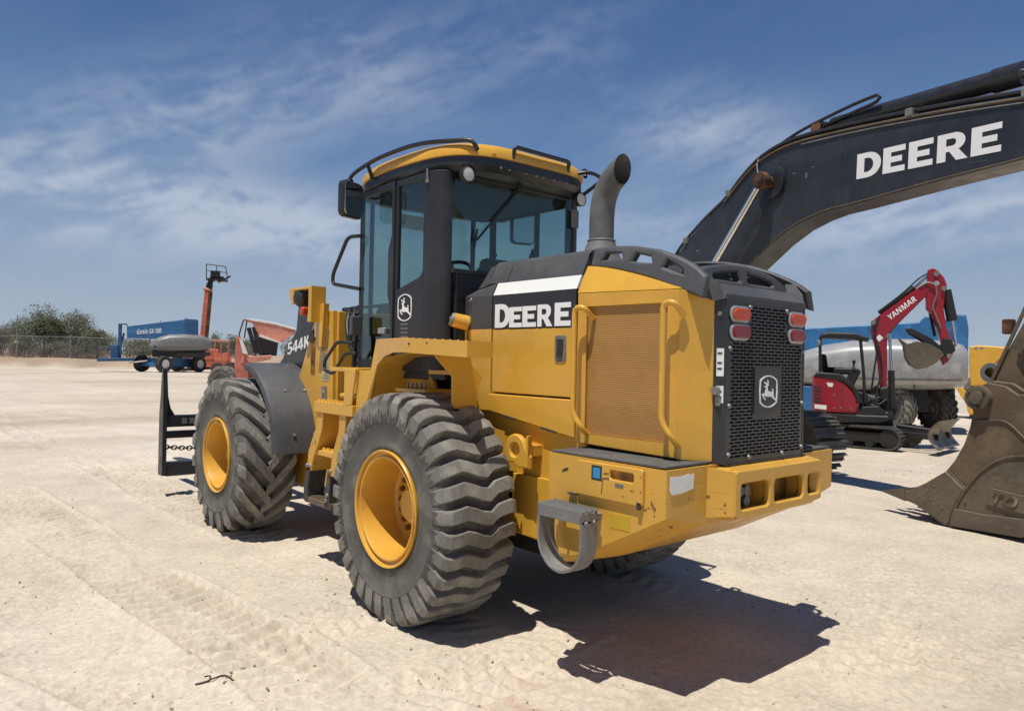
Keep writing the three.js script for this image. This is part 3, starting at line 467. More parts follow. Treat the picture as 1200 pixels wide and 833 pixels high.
// ------------------------------------------------------------------ engine hood
const hood = part('engine_hood', [span(-1.86, -1.10, 1.2, 2.08, -0.50, 0.50), span(-1.09, 0.02, 1.24, 2.14, -0.545, 0.545), prism([[-0.545, 2.13], [-0.475, 2.28], [0.475, 2.28], [0.545, 2.13]], 'x', -1.09, -0.22)], M.darkcore, loader);
const leanZ = y => y < 2.147 ? 0.60 : y < 2.237 ? 0.60 - (y - 2.147) * 0.48 : 0.557 - (y - 2.237) * 0.46;
for (const s of SIDES) {
  // engine door with its black band and white stripe
  const door = part('engine_door', prism([[-0.302, 1.500], [-1.086, 1.500], [-1.086, 1.922], [-0.302, 1.922]], 'z', s * 0.600, s * 0.572, 0.006), M.yellow, hood);
  const slab = (x0, x1, y0, y1, t = 0.022) => { const P = []; for (const x of [x0, x1]) for (const y of [y0, y1]) for (const o of [0, t]) P.push([x, y, s * (leanZ(y) - o)]); return hull(P); };
  part('hood_band', slab(-1.086, -0.302, 1.924, 2.147), M.black, hood);
  part('hood_stripe', slab(-1.086, -0.302, 2.150, 2.235, 0.02), M.white, hood, 'white stripe above the lettering');
  part('hood_top_panel', [slab(-1.090, -0.40, 2.237, 2.372, 0.02), slab(-0.392, -0.20, 2.237, 2.372, 0.02), hull([[-1.09, 2.372, s * 0.495], [-0.20, 2.372, s * 0.495], [-1.09, 2.395, s * 0.465], [-0.20, 2.395, s * 0.465], [-1.09, 2.395, s * 0.43], [-0.20, 2.395, s * 0.43], [-1.09, 2.28, s * 0.40], [-0.2, 2.28, s * 0.40], [-1.09, 2.3, s * 0.5], [-0.2, 2.3, s * 0.5]]), span(-1.09, -0.2, 2.275, 2.30, s * 0.02, s * 0.42)], M.plastic, hood);
  const Lt = [], W = 0.745, x0 = 0.0; // lettering: D tall, the rest smaller
  const rows = [['D', .000, .157, .192, 1], ['E', .199, .132, .155, 1], ['E', .375, .133, .16, 1], ['R', .566, .137, .165, 1], ['E', .775, .142, .172, 1]];
  for (const [ch, x, h, w] of rows) Lt.push(blockLetter(ch, x * W, 0, w * W * (ch === 'R' ? 1.05 : 1.08), h, 0.003));
  part('lettering', s < 0 ? lay(merge(Lt), [-0.330, 1.930, -0.6012], [-1, 0, 0], [0, 1, 0]) : lay(merge(Lt), [-1.062, 1.930, 0.6012], [1, 0, 0], [0, 1, 0]), M.letter, hood, 'white block capitals DEERE on the black band');
  const la = part('door_latch', prism(roundRect(-1.010, -0.915, 1.712, 1.872, 0.01, 2), 'z', s * 0.606, s * 0.598, 0.002), M.grey, hood);
  part('latch_handle', [span(-0.985, -0.94, 1.74, 1.775, s * 0.615, s * 0.604), span(-0.99, -0.935, 1.78, 1.85, s * 0.6085, s * 0.604)], M.darkcore, hood);
  // lower hood panel with a sloping hinge line
  part('lower_panel', prism([[-0.262, 1.488], [-1.086, 1.488], [-1.086, 1.262], [-0.262, 1.375]], 'z', s * 0.602, s * 0.566, 0.006), M.yellow, hood);
  parts('hinge', [[-0.42, -0.55], [-0.80, -0.93]].map(([a, b]) => beam([a, 1.353 + (a + 0.42) * 0.137, s * 0.596], [b, 1.353 + (b + 0.42) * 0.137, s * 0.596], 0.02, 0.012)), M.darkcore, hood);
  // panel ahead of the door: yellow below, black above, chamfered towards the cab
  part('front_panel', [hull([[-0.290, 1.375, s * 0.60], [-0.290, 1.924, s * 0.60], [-0.07, 1.375, s * 0.60], [-0.07, 1.924, s * 0.60], [0.14, 1.42, s * 0.50], [0.14, 1.93, s * 0.50], [-0.29, 1.375, s * 0.45], [-0.29, 1.924, s * 0.45], [0.14, 1.42, s * 0.45], [0.14, 1.93, s * 0.45]])], M.yellow, hood);
  part('front_cowl', [hull([[-0.290, 1.926, s * 0.60], [-0.290, 2.149, s * 0.60], [-0.07, 1.926, s * 0.60], [-0.07, 2.155, s * 0.60], [0.14, 1.933, s * 0.50], [0.14, 2.17, s * 0.50], [-0.29, 1.926, s * 0.3], [0.14, 1.933, s * 0.3], [-0.29, 2.236, s * 0.558], [-0.06, 2.20, s * 0.55], [0.1, 2.2, s * 0.46], [-0.29, 2.22, s * 0.3], [0.1, 2.2, s * 0.3]]),
    hull([[-0.192, 2.23, s * 0.555], [-0.192, 2.37, s * 0.496], [-0.12, 2.365, s * 0.47], [0.06, 2.21, s * 0.45], [-0.06, 2.21, s * 0.54], [-0.192, 2.23, s * 0.2], [-0.192, 2.33, s * 0.2], [-0.1, 2.33, s * 0.2], [0.06, 2.21, s * 0.2]])], M.plastic, hood);
  if (s < 0) {
    const fl = part('filler_neck', [cyl([0.02, 1.97, -0.56], [0.07, 1.995, -0.66], 0.055, 0.05, 20)], M.yellow, hood);
    part('filler_cap', [cyl([0.07, 1.995, -0.66], [0.078, 2.0, -0.675], 0.052, 0.044, 20), cyl([0.078, 2.0, -0.675], [0.081, 2.001, -0.681], 0.02, 0.018, 6)], M.grey, hood);
    parts('cowl_bolt', [disc([0.0, 2.13, -0.565], 0.012, [0.4, 0, -0.9]), disc([-0.055, 2.135, -0.595], 0.012, [0.4, 0, -0.9])], M.bolt, hood);
  }
  // rear section: yellow frame round a perforated screen, chamfered corner
  part('rear_panel', [prism([[-1.098, 1.238], [-1.835, 1.222], [-1.835, 2.105], [-1.098, 2.122]], 'z', s * 0.600, s * 0.568, 0.006, [[[-1.168, 1.288], [-1.765, 1.292], [-1.765, 2.042], [-1.168, 2.045]]]),
    hull([[-1.8355, 1.222, s * 0.600], [-1.8355, 2.103, s * 0.600], [-1.942, 1.21, s * 0.425], [-1.942, 2.048, s * 0.425], [-1.8355, 1.222, s * 0.56], [-1.8355, 2.103, s * 0.56], [-1.92, 1.21, s * 0.40], [-1.92, 2.048, s * 0.40]])], M.yellow, hood);
  const bev = []; for (let i = 0; i <= 10; i++) { const x = -1.098 - 0.74 * i / 10, yb = 2.123 - 0.018 * i / 10, yt = Math.max(yb + 0.004, mix(2.29, 2.105, Math.pow(i / 10, 1.35))); bev.push([[x, yb, s * 0.5995], [x, mix(yb, yt, .5), s * (0.5995 - (yt - yb) * 0.22)], [x, yt, s * (0.5995 - (yt - yb) * 0.5)], [x, yt, s * 0.46]]); }
  part('rear_panel_top', sheet(bev, 0.3), M.yellow, hood);
  part('side_screen', span(-1.17, -1.763, 1.287, 2.046, s * 0.583, s * 0.579, 0), M.perf, hood, 'perforated screen with a worn tan finish');
  for (const [xa, tall] of [[-1.145, 0], [-1.785, 0]]) part('grab_bar', tube([[xa - 0.075, 1.965, s * 0.592], [xa - 0.07, 2.03, s * 0.665], [xa, 2.03, s * 0.67], [xa, 1.41, s * 0.67], [xa - 0.055, 1.335, s * 0.655], [xa - 0.05, 1.29, s * 0.592]], 0.0165, 0.05, 10), M.yellow, hood);
  // dark top rail with openings
  const up = x => { const P = [[-1.06, 2.402], [-1.25, 2.402], [-1.43, 2.382], [-1.6, 2.345], [-1.76, 2.285], [-1.88, 2.225], [-1.955, 2.165]]; for (let i = 1; i < P.length; i++) if (x >= P[i][0]) return mix(P[i - 1][1], P[i][1], (x - P[i - 1][0]) / (P[i][0] - P[i - 1][0])); return P[P.length - 1][1]; };
  const lo = x => { const P = [[-1.06, 2.292], [-1.3, 2.252], [-1.55, 2.19], [-1.79, 2.106], [-1.97, 2.042]]; for (let i = 1; i < P.length; i++) if (x >= P[i][0]) return mix(P[i - 1][1], P[i][1], (x - P[i - 1][0]) / (P[i][0] - P[i - 1][0])); return P[P.length - 1][1]; };
  const xs = Array.from({ length: 17 }, (_, i) => -1.105 - 0.85 * i / 16), outl = [...xs.map(x => [x, up(x)]), ...xs.slice().reverse().map(x => [x, lo(x) + 0.004])];
  const slot = (a, b, d0, d1) => [[a, up(a) - d1], [a - 0.02, up(a) - d0], [mix(a, b, .5), up(mix(a, b, .5)) - d0], [b + 0.015, up(b) - d0], [b, up(b) - d1 + 0.008], [mix(a, b, .5), up(mix(a, b, .5)) - d1]];
  const rail = prism(outl, 'z', 0, 0.06, 0.012, [slot(-1.19, -1.345, 0.043, 0.084), slot(-1.425, -1.575, 0.046, 0.090), slot(-1.66, -1.81, 0.046, 0.086)]);
  shear(rail, (x, y, z) => [x, y, s * (-(z) + 0.555 - (y - 2.15) * 0.32)]);
  part('top_rail', rail, M.plastic, hood);
}
{ // rear rail over the grille, sloping skirt, inner deck and exhaust
  const arch = z => 2.285 - 0.32 * z * z, zs = Array.from({ length: 15 }, (_, i) => -0.505 + 1.01 * i / 14);
  const g = prism([...zs.map(z => [z, 2.09]), ...zs.slice().reverse().map(z => [z, arch(z) - 0.05 * sstep(0.40, 0.51, Math.abs(z))])], 'x', -1.86, -1.80, 0.012, [[-1, 0], [1, 0]].map(([k]) => { const a = k > 0 ? 0.025 : -0.315, b = k > 0 ? 0.315 : -0.025; return [[a + 0.025, 2.182], [b - 0.025, 2.182], [b - 0.01, 2.195], [b - 0.025, arch(b) - 0.043], [(a + b) / 2, arch((a + b) / 2) - 0.046], [a + 0.025, arch(a) - 0.043], [a + 0.01, 2.195]]; }));
  part('top_rail', shear(g, (x, y, z) => [x + (y - 2.1) * 0.25, y, z]), M.plastic, hood);
  part('rear_skirt', [hullZ([[-1.985, 2.058, -0.42], [-1.985, 2.085, -0.41], [-1.85, 2.16, -0.47], [-1.93, 2.05, -0.45], [-1.80, 2.10, -0.50], [-1.80, 2.16, -0.46]]), ...SIDES.map(s => hull([[-1.82, 2.10, s * 0.55], [-1.95, 2.045, s * 0.455], [-1.955, 2.14, s * 0.435], [-1.88, 2.21, s * 0.475], [-1.80, 2.24, s * 0.49], [-1.985, 2.06, s * 0.415], [-1.97, 2.09, s * 0.41], [-1.85, 2.16, s * 0.44]]))], M.plastic, hood);
  part('inner_deck', [span(-1.80, -1.10, 2.08, 2.20, -0.45, 0.45), cyl([-1.5, 2.17, 0.1], [-1.5, 2.26, 0.1], 0.05), cyl([-1.55, 2.17, -0.25], [-1.55, 2.225, -0.25], 0.07, 0.05), span(-1.7, -1.6, 2.17, 2.215, -0.1, 0.2)], M.darkcore, hood);
  parts('coolant_cap', [cyl([-1.62, 2.17, 0.2], [-1.62, 2.235, 0.2], 0.035), cyl([-1.62, 2.17, -0.12], [-1.62, 2.235, -0.12], 0.03)], M.decal, hood);
  part('backup_alarm', [span(-1.80, -1.68, 2.06, 2.20, 0.60, 0.70, 0.015), span(-1.76, -1.72, 2.09, 2.13, 0.54, 0.62)], M.plastic, hood);
  const c = new THREE.CatmullRomCurve3([V(-0.67, 2.38, 0.06), V(-0.67, 2.6, 0.06), V(-0.672, 2.74, 0.06), V(-0.69, 2.85, 0.06), V(-0.745, 2.945, 0.06), V(-0.82, 3.005, 0.06), V(-0.90, 3.045, 0.06)]);
  // rings along the bend; the last ones turn to an upright, slanting outlet
  const ringPipe = (r, s0) => { const rows = []; for (let i = 0; i <= 26; i++) { const t = i / 26 * s0, p = c.getPointAt(t), tg = c.getTangentAt(t), k = sstep(0.55, 1, t), n = tg.clone().lerp(V(-0.97, -0.22, 0), k * 0.92).normalize(), up = V(-n.y, n.x, 0), st = 1 / Math.max(0.55, tg.dot(n)); const row = []; for (let q = 0; q <= 28; q++) { const a = q / 28 * 2 * Math.PI; row.push([p.x + up.x * r * st * Math.cos(a), p.y + up.y * r * st * Math.cos(a), p.z + r * Math.sin(a)]); } rows.push(row); } return sheet(rows, 1.2); };
  const pipe = ringPipe(0.086, 0.93), inner = ringPipe(0.081, 0.93);
  const ex = part('exhaust_stack', [pipe, cyl([-0.67, 2.29, 0.06], [-0.67, 2.55, 0.06], 0.19, 0.095, 26, true), lathe([[0.094, 0], [0.099, 0.01], [0.094, 0.02]], [-0.67, 2.545, 0.06], 'y', 26)], M.stack, loader, 'grey steel exhaust stack with a curved outlet');
  part('exhaust_bore', inner, M.stack, ex);
}
{ // grille
  const X = -1.985, holes = [], rowsN = 45, y0 = 1.228, dy = 0.0180, w = 0.060, gp = 0.0105;
  for (let r = 0; r < rowsN; r++) {
    const y = y0 + r * dy, off = (r % 2) * (w + gp) / 2;
    for (let c = -6; c <= 6; c++) {
      let a = c * (w + gp) - off - w / 2, b = a + w; a = Math.max(a, -0.362); b = Math.min(b, 0.362); if (b - a < 0.02) continue;
      if (y > 1.425 && y < 1.705 && b > -0.137 && a < 0.137) { if (a < -0.157) b = Math.min(b, -0.145); else if (b > 0.157) a = Math.max(a, 0.145); else continue; if (b - a < 0.015) continue; }
      if (y > 1.845 && (b < -0.2 ? true : a > 0.2)) continue;
      if (y > 1.845) { a = Math.max(a, -0.185); b = Math.min(b, 0.185); if (b - a < 0.015) continue; }
      holes.push([[a, y], [b, y], [b, y + 0.0100], [a, y + 0.0100]]);
    }
  }
  const g = part('grille', prism([[-0.398, 1.20], [0.398, 1.20], [0.398, 2.052], [-0.398, 2.052]], 'x', X - 0.004, X + 0.008, 0, holes), M.black, loader, 'black slotted radiator grille');
  part('grille_frame', [...SIDES.map(s => hull([[X - 0.006, 1.195, s * 0.40], [X - 0.006, 2.055, s * 0.40], [X - 0.006, 1.195, s * 0.388], [X - 0.006, 2.055, s * 0.388], [-1.935, 1.20, s * 0.438], [-1.935, 2.055, s * 0.438], [-1.935, 1.2, s * 0.40], [-1.935, 2.055, s * 0.40]])), span(X - 0.006, -1.93, 1.185, 1.20, -0.40, 0.40), span(X - 0.006, -1.93, 2.05, 2.064, -0.40, 0.40)], M.black, g);
  part('radiator', span(-1.955, -1.94, 1.20, 2.05, -0.39, 0.39, 0), M.darkcore, g);
  part('emblem_plate', span(X - 0.010, X - 0.004, 1.452, 1.703, -0.137, 0.137, 0), M.cabframe, g);
  const em = emblem(0.003); em.scale(0.330, 0.178, 1); part('emblem', lay(em, [X - 0.0102, 1.572, 0], [0, 0, 1], [0, 1, 0]), M.letter, g, 'white leaping deer in a rounded outline');
  for (const s of SIDES) for (const [y, m, lab] of [[1.982, M.amber, 'amber oval signal lamp'], [1.888, M.red, 'dark red oval tail lamp']]) {
    const o = part('tail_light', prism(roundRect(-0.094, 0.094, -0.044, 0.044, 0.0435, 6), 'x', X - 0.020, X - 0.003, 0.006), M.bezel, g, lab); o.position.set(0, y, s * 0.293);
    const l = part('lens', prism(roundRect(-0.079, 0.079, -0.031, 0.031, 0.0305, 6), 'x', X - 0.032, X - 0.016, 0.008), m, g); l.position.copy(o.position);
  }
  parts('grille_bolt', [[-0.375, 1.80], [-0.375, 1.5], [-0.375, 1.245], [0.375, 1.80], [0.375, 1.5], [0.375, 1.245], [-0.18, 1.222], [0.16, 1.222], [-0.19, 2.025], [0.19, 2.025]].map(([z, y]) => disc([X - 0.010, y, z], 0.0135, [-1, 0, 0])), M.bolt, g);
  parts('side_latch', [cyl([-1.955, 1.58, -0.431], [-1.955, 1.58, -0.455], 0.022), span(-1.975, -1.945, 1.50, 1.555, -0.44, -0.425), cyl([-1.96, 1.98, -0.424], [-1.96, 1.98, -0.428], 0.012)], M.bolt, g);
  parts('label', [[1.655, 1.80], [1.515, 1.605]].map(([a, b]) => hull([[-1.948, a, -0.4285], [-1.948, b, -0.4285], [-1.978, a, -0.407], [-1.978, b, -0.407], [-1.949, a, -0.4310], [-1.949, b, -0.4310], [-1.979, a, -0.4095], [-1.979, b, -0.4095]])), M.white, g, 'two small white labels on the grille frame');
  parts('label_print', [1.69, 1.72, 1.77, 1.54, 1.57].map(y => hull([[-1.953, y, -0.4287], [-1.972, y, -0.4149], [-1.953, y + 0.009, -0.4287], [-1.972, y + 0.009, -0.4149], [-1.9535, y, -0.4305], [-1.9725, y, -0.4165], [-1.9535, y + 0.009, -0.4305], [-1.9725, y + 0.009, -0.4165]])), M.darkcore, g);
}
// ------------------------------------------------------------------ cab
const cab = group('cab', loader);
{
  const y0 = 1.62, y1 = 3.075;
  part('cab_floor', [prism([[1.44, -0.55], [1.32, -0.70], [0.74, -0.735], [0.20, -0.63], [0.20, 0.63], [0.74, 0.735], [1.32, 0.70], [1.44, 0.55]], 'y', 1.56, 1.72), span(0.24, 0.62, 1.7, 2.05, -0.5, 0.5), span(0.15, 0.2, 1.62, 2.36, -0.58, 0.58)], M.cabframe, cab);
  for (const s of SIDES) {
    // wide rounded rear pillar
    part('pillar', prism([[0.335, s * 0.741], [0.30, s * 0.740], [0.27, s * 0.735], [0.24, s * 0.724], [0.212, s * 0.708], [0.19, s * 0.687], [0.175, s * 0.665], [0.166, s * 0.638], [0.165, s * 0.615], [0.20, s * 0.61], [0.25, s * 0.64], [0.335, s * 0.69]], 'y', y0, y1, 0.004), M.cabframe, cab);
    part('pillar', [prism([[1.335, s * 0.668], [1.36, s * 0.70], [1.32, s * 0.722], [1.285, s * 0.708]], 'y', y0, y1, 0.004), prism([[1.44, s * 0.52], [1.465, s * 0.55], [1.43, s * 0.57], [1.41, s * 0.55]], 'y', y0, y1, 0.004)], M.cabframe, cab);
    // lower side panel and the frame of the rear quarter window
    part('side_panel', [prism([[0.335, y0], [0.735, y0], [0.735, 2.19], [0.38, 2.28], [0.335, 2.32]], 'z', s * 0.742, s * 0.700, 0.005), prism([[0.735, 2.19], [0.735, y1], [0.335, y1], [0.335, 2.32], [0.38, 2.28]], 'z', s * 0.741, s * 0.705, 0.004, [[[0.705, 2.235], [0.705, 3.03], [0.352, 3.03], [0.352, 2.36], [0.385, 2.315]]])], M.cabframe, cab);
    part('quarter_window', prism([[0.71, 2.23], [0.71, 3.035], [0.347, 3.035], [0.347, 2.355], [0.38, 2.31]], 'z', s * 0.724, s * 0.720, 0), M.glass, cab);
    // door: slim frame, glass to the floor
    const dz = x => s * (0.742 - (x - 0.735) * 0.055);
    part('door_frame', [beam([0.75, y0 + 0.03, dz(0.75)], [0.75, y1, dz(0.75)], 0.03, 0.032), beam([0.75, 3.05, dz(0.75)], [1.30, 3.05, dz(1.3)], 0.03, 0.05), beam([0.75, 1.66, dz(0.75)], [1.30, 1.66, dz(1.3)], 0.03, 0.08), prism([[0.765, 2.05], [0.765, 2.72], [0.80, 2.66], [0.845, 2.55], [0.845, 2.2], [0.80, 2.1]], 'z', s * 0.738, s * 0.70, 0.004), beam([0.80, 2.13, dz(0.80) - s * 0.02], [1.28, 2.13, dz(1.28) - s * 0.02], 0.02, 0.025)], M.cabframe, cab);
    part('door_glass', hull([[0.76, 1.69, dz(0.76) - s * 0.004], [0.76, 3.03, dz(0.76) - s * 0.004], [1.29, 1.69, dz(1.29) - s * 0.004], [1.29, 3.03, dz(1.29) - s * 0.004], [0.76, 1.69, dz(0.76) - s * 0.008], [0.76, 3.03, dz(0.76) - s * 0.008], [1.29, 1.69, dz(1.29) - s * 0.008], [1.29, 3.03, dz(1.29) - s * 0.008]]), M.glass, cab);
    part('corner_glass', hull([[1.34, 1.72, s * 0.69], [1.34, 3.05, s * 0.69], [1.44, 1.72, s * 0.56], [1.44, 3.05, s * 0.56], [1.336, 1.72, s * 0.687], [1.336, 3.05, s * 0.687], [1.436, 1.72, s * 0.557], [1.436, 3.05, s * 0.557]]), M.glass, cab);
    part('door_handle', [span(0.83, 0.93, 1.90, 1.95, dz(0.88), dz(0.88) + s * 0.035, 0.01)], M.bezel, cab);
    parts('vent', [0, 1, 2, 3].map(i => span(0.53, 0.63, 1.868 + i * 0.032, 1.882 + i * 0.032, s * 0.743, s * 0.7405, 0.003)), M.grey, cab);
    const em = emblem(0.003); em.scale(0.345, 0.205, 1); part('emblem', lay(em, [0.575, 2.095, s * 0.7435], [s, 0, 0], [0, 1, 0]), M.letter, cab, 'white leaping deer in a rounded outline');
    part('grab_rail', tube([[1.30, 2.72, s * 0.72], [1.40, 2.72, s * 0.79], [1.66, 2.42, s * 0.79], [1.66, 2.34, s * 0.79], [1.30, 2.28, s * 0.72]], 0.016, 0.06, 8), M.tube, cab);
    part('side_mirror', [rotated(prism(roundRect(-0.12, 0.12, 2.84, 3.13, 0.05, 5), 'x', 0, 0.075, 0.02), 'Y', -s * 0.35)].map(g => moved(g, 1.11, -0.02, s * 0.90)).concat([tube([[1.36, 3.10, s * 0.70], [1.40, 3.17, s * 0.84], [1.15, 3.12, s * 0.90]], 0.014, 0.04, 8)]), M.black, cab);
    part('mirror_glass', moved(rotated(prism(roundRect(-0.105, 0.105, 2.855, 3.115, 0.04, 5), 'x', -0.006, -0.001, 0), 'Y', -s * 0.35), 1.11, -0.02, s * 0.90), M.mirror, cab);
    part('work_light', [lathe([[0.001, 0.06], [0.038, 0.055], [0.056, 0.02], [0.058, -0.012], [0.052, -0.016]], [0.045, 3.035, s * 0.575], 'x', 24), cyl([0.06, 3.08, s * 0.575], [0.06, 3.13, s * 0.575], 0.014)], M.black, cab);
    part('lamp_lens', lathe([[0.001, -0.018], [0.034, -0.017], [0.05, -0.012]], [0.045, 3.035, s * 0.575], 'x', 24), M.lens, cab);
  }
  part('rear_window', span(0.172, 0.176, 2.36, 3.06, -0.618, 0.618, 0), M.glass, cab);
  part('windscreen', span(1.448, 1.452, 1.9, 3.05, -0.53, 0.53, 0), M.glass, cab);
  parts('rear_sill', [span(0.13, 0.20, 2.335, 2.37, -0.625, 0.625), span(1.43, 1.47, 1.7, 1.92, -0.53, 0.53), span(0.15, 0.19, 3.04, 3.09, -0.57, 0.57)], M.cabframe, cab);
  part('wiper', [beam([0.150, 3.03, 0.0], [0.150, 2.60, -0.40], 0.010, 0.016), beam([0.146, 2.68, -0.40], [0.146, 2.52, -0.43], 0.008, 0.014), cyl([0.13, 3.03, 0], [0.17, 3.03, 0], 0.025)], M.tube, cab);
  part('headliner', span(0.18, 1.42, 3.03, 3.07, -0.66, 0.66), M.interior, cab);
  // roof: yellow cap on a dark tray
  const plan = (k, o = 0) => { const half = [[-0.085, 0.0], [-0.085, 0.30], [-0.06, 0.44], [0.01, 0.565], [0.12, 0.655], [0.30, 0.72], [0.55, 0.752], [1.05, 0.752], [1.30, 0.72], [1.46, 0.62], [1.53, 0.45], [1.54, 0]]; const c = [...half, ...half.slice(1, -1).reverse().map(([x, z]) => [x, -z])]; const sp = new THREE.CatmullRomCurve3(c.map(([x, z]) => V(x, 0, z)), true, 'centripetal').getPoints(88).slice(0, 88).map(p => [p.x, p.z]); return sp.map(([x, z]) => [0.72 + (x - 0.72) * (1 - o / 0.78), z * (1 - o / 0.74)]); };
  const crown = (x, z) => -0.10 * Math.pow(Math.max(0, Math.abs(x - 0.55) - 0.30) / 0.7, 1.7) - 0.03 * z * z;      // the edge falls away towards front and rear
  const ring = (o, y) => plan(1, o).map(([x, z]) => [x, y + crown(x, z) * 0.55, z]); const closed = r => [...r, r[0]];
  const rows = [[0.03, 3.175], [0.0, 3.185], [0.0, 3.24], [0.03, 3.272], [0.12, 3.285], [0.40, 3.295], [0.739, 3.30]].map(([o, y]) => closed(ring(o, y)));
  part('roof', sheet(rows, 0.9), M.yellow, cab);
  const tr = [[0.739, 3.07], [0.10, 3.07], [0.05, 3.08], [0.012, 3.12], [0.012, 3.188]].map(([o, y]) => closed(ring(o, y)));
  part('roof_tray', sheet(tr, 0.5), M.black, cab);
  parts('tray_bolt', [[-0.068, -0.36], [-0.068, -0.28], [-0.074, -0.02], [-0.075, 0.05], [-0.075, 0.16], [-0.07, 0.3], [-0.05, 0.40], [-0.07, -0.12]].map(([x, z]) => disc([x, 3.10, z], 0.011, [-1, 0, 0])), M.bolt, cab);
  for (const s of SIDES) {
    const along = [[1.62, 3.10, s * 0.50], [1.60, 3.115, s * 0.66], [1.40, 3.20, s * 0.785], [1.1, 3.265, s * 0.79], [0.7, 3.292, s * 0.775], [0.40, 3.292, s * 0.745], [0.14, 3.275, s * 0.665], [0.0, 3.262, s * 0.575], [-0.03, 3.20, s * 0.55]];
    part('roof_rail', [hoseT(along, 0.0165, 8, 50), beam([1.10, 3.265, s * 0.79], [1.08, 3.15, s * 0.755], 0.02, 0.03), beam([1.46, 3.17, s * 0.75], [1.42, 3.08, s * 0.69], 0.02, 0.03)], M.tube, cab);
    parts('mirror_arm', [tube([[1.45, 3.12, s * 0.72], [1.42, 3.10, s * 0.84], [1.30, 3.16, s * 0.86]], 0.012, 0.03, 6), tube([[1.40, 3.08, s * 0.70], [1.34, 3.05, s * 0.82], [1.24, 3.08, s * 0.88]], 0.010, 0.03, 6)], M.tube, cab);
  }
  part('roof_rail', tube([[-0.075, 3.18, -0.26], [-0.10, 3.265, -0.26], [-0.10, 3.26, 0.30], [-0.07, 3.18, 0.30]], 0.0155, 0.03, 8), M.tube, cab);
  part('roof_handle', tube([[-0.03, 3.20, 0.42], [-0.13, 3.215, 0.50], [-0.15, 3.18, 0.64], [0.05, 3.07, 0.60]], 0.015, 0.09, 8), M.tube, cab);
  // roof vent hump
  part('roof_hump', hull([[-0.07, 3.19, -0.33], [-0.07, 3.19, -0.44], [0.05, 3.24, -0.33], [0.05, 3.24, -0.46], [-0.05, 3.225, -0.34], [-0.05, 3.225, -0.43], [0.2, 3.25, -0.33], [0.2, 3.25, -0.47]]), M.yellow, cab);
  part('antenna_peg', [cyl([0.30, 3.0, -0.745], [0.30, 3.09, -0.75], 0.008), cyl([0.30, 2.99, -0.745], [0.30, 3.01, -0.745], 0.016)], M.bolt, cab);
  // interior
  part('seat', [box(0.68, 2.02, 0.05, 0.50, 0.14, 0.52, 0.05), rotated(box(0.46, 2.24, 0.05, 0.13, 0.44, 0.46, 0.06), 'Z', 0.12, [0.46, 2.05, 0]), box(0.66, 1.82, 0.05, 0.36, 0.3, 0.36, 0.03), rotated(box(0.42, 2.46, 0.05, 0.11, 0.12, 0.40, 0.055), 'Z', 0.1, [0.42, 2.4, 0])], M.fabric, cab);
  parts('console', [box(0.62, 2.22, 0.40, 0.55, 0.14, 0.16, 0.04), box(0.55, 2.18, -0.38, 0.4, 0.10, 0.10, 0.04), box(1.2, 2.2, 0.0, 0.12, 0.5, 0.3, 0.04), rotated(box(0.75, 2.42, 0.42, 0.06, 0.20, 0.06, 0.02), 'Z', -0.2, [0.75, 2.3, 0.42]), box(0.62, 2.42, -0.36, 0.12, 0.16, 0.16, 0.06)], M.fabric, cab);
  const sw = new THREE.TorusGeometry(0.19, 0.016, 8, 28); sw.rotateY(Math.PI / 2); sw.rotateZ(0.9); sw.translate(1.02, 2.42, 0);
  part('steering_wheel', [sw, cyl([1.02, 2.42, 0], [1.15, 2.2, 0], 0.03)], M.interior, cab);
  part('cab_mirror', [span(1.25, 1.28, 2.83, 2.95, -0.42, -0.12, 0.01)], M.white, cab, 'pale inside mirror hanging at the front of the cab');
  part('pillar_label', prism([[0.575, 2.82], [0.66, 2.82], [0.66, 2.97], [0.575, 2.97]], 'x', 0.1445, 0.1485, 0), M.grey, cab);
}
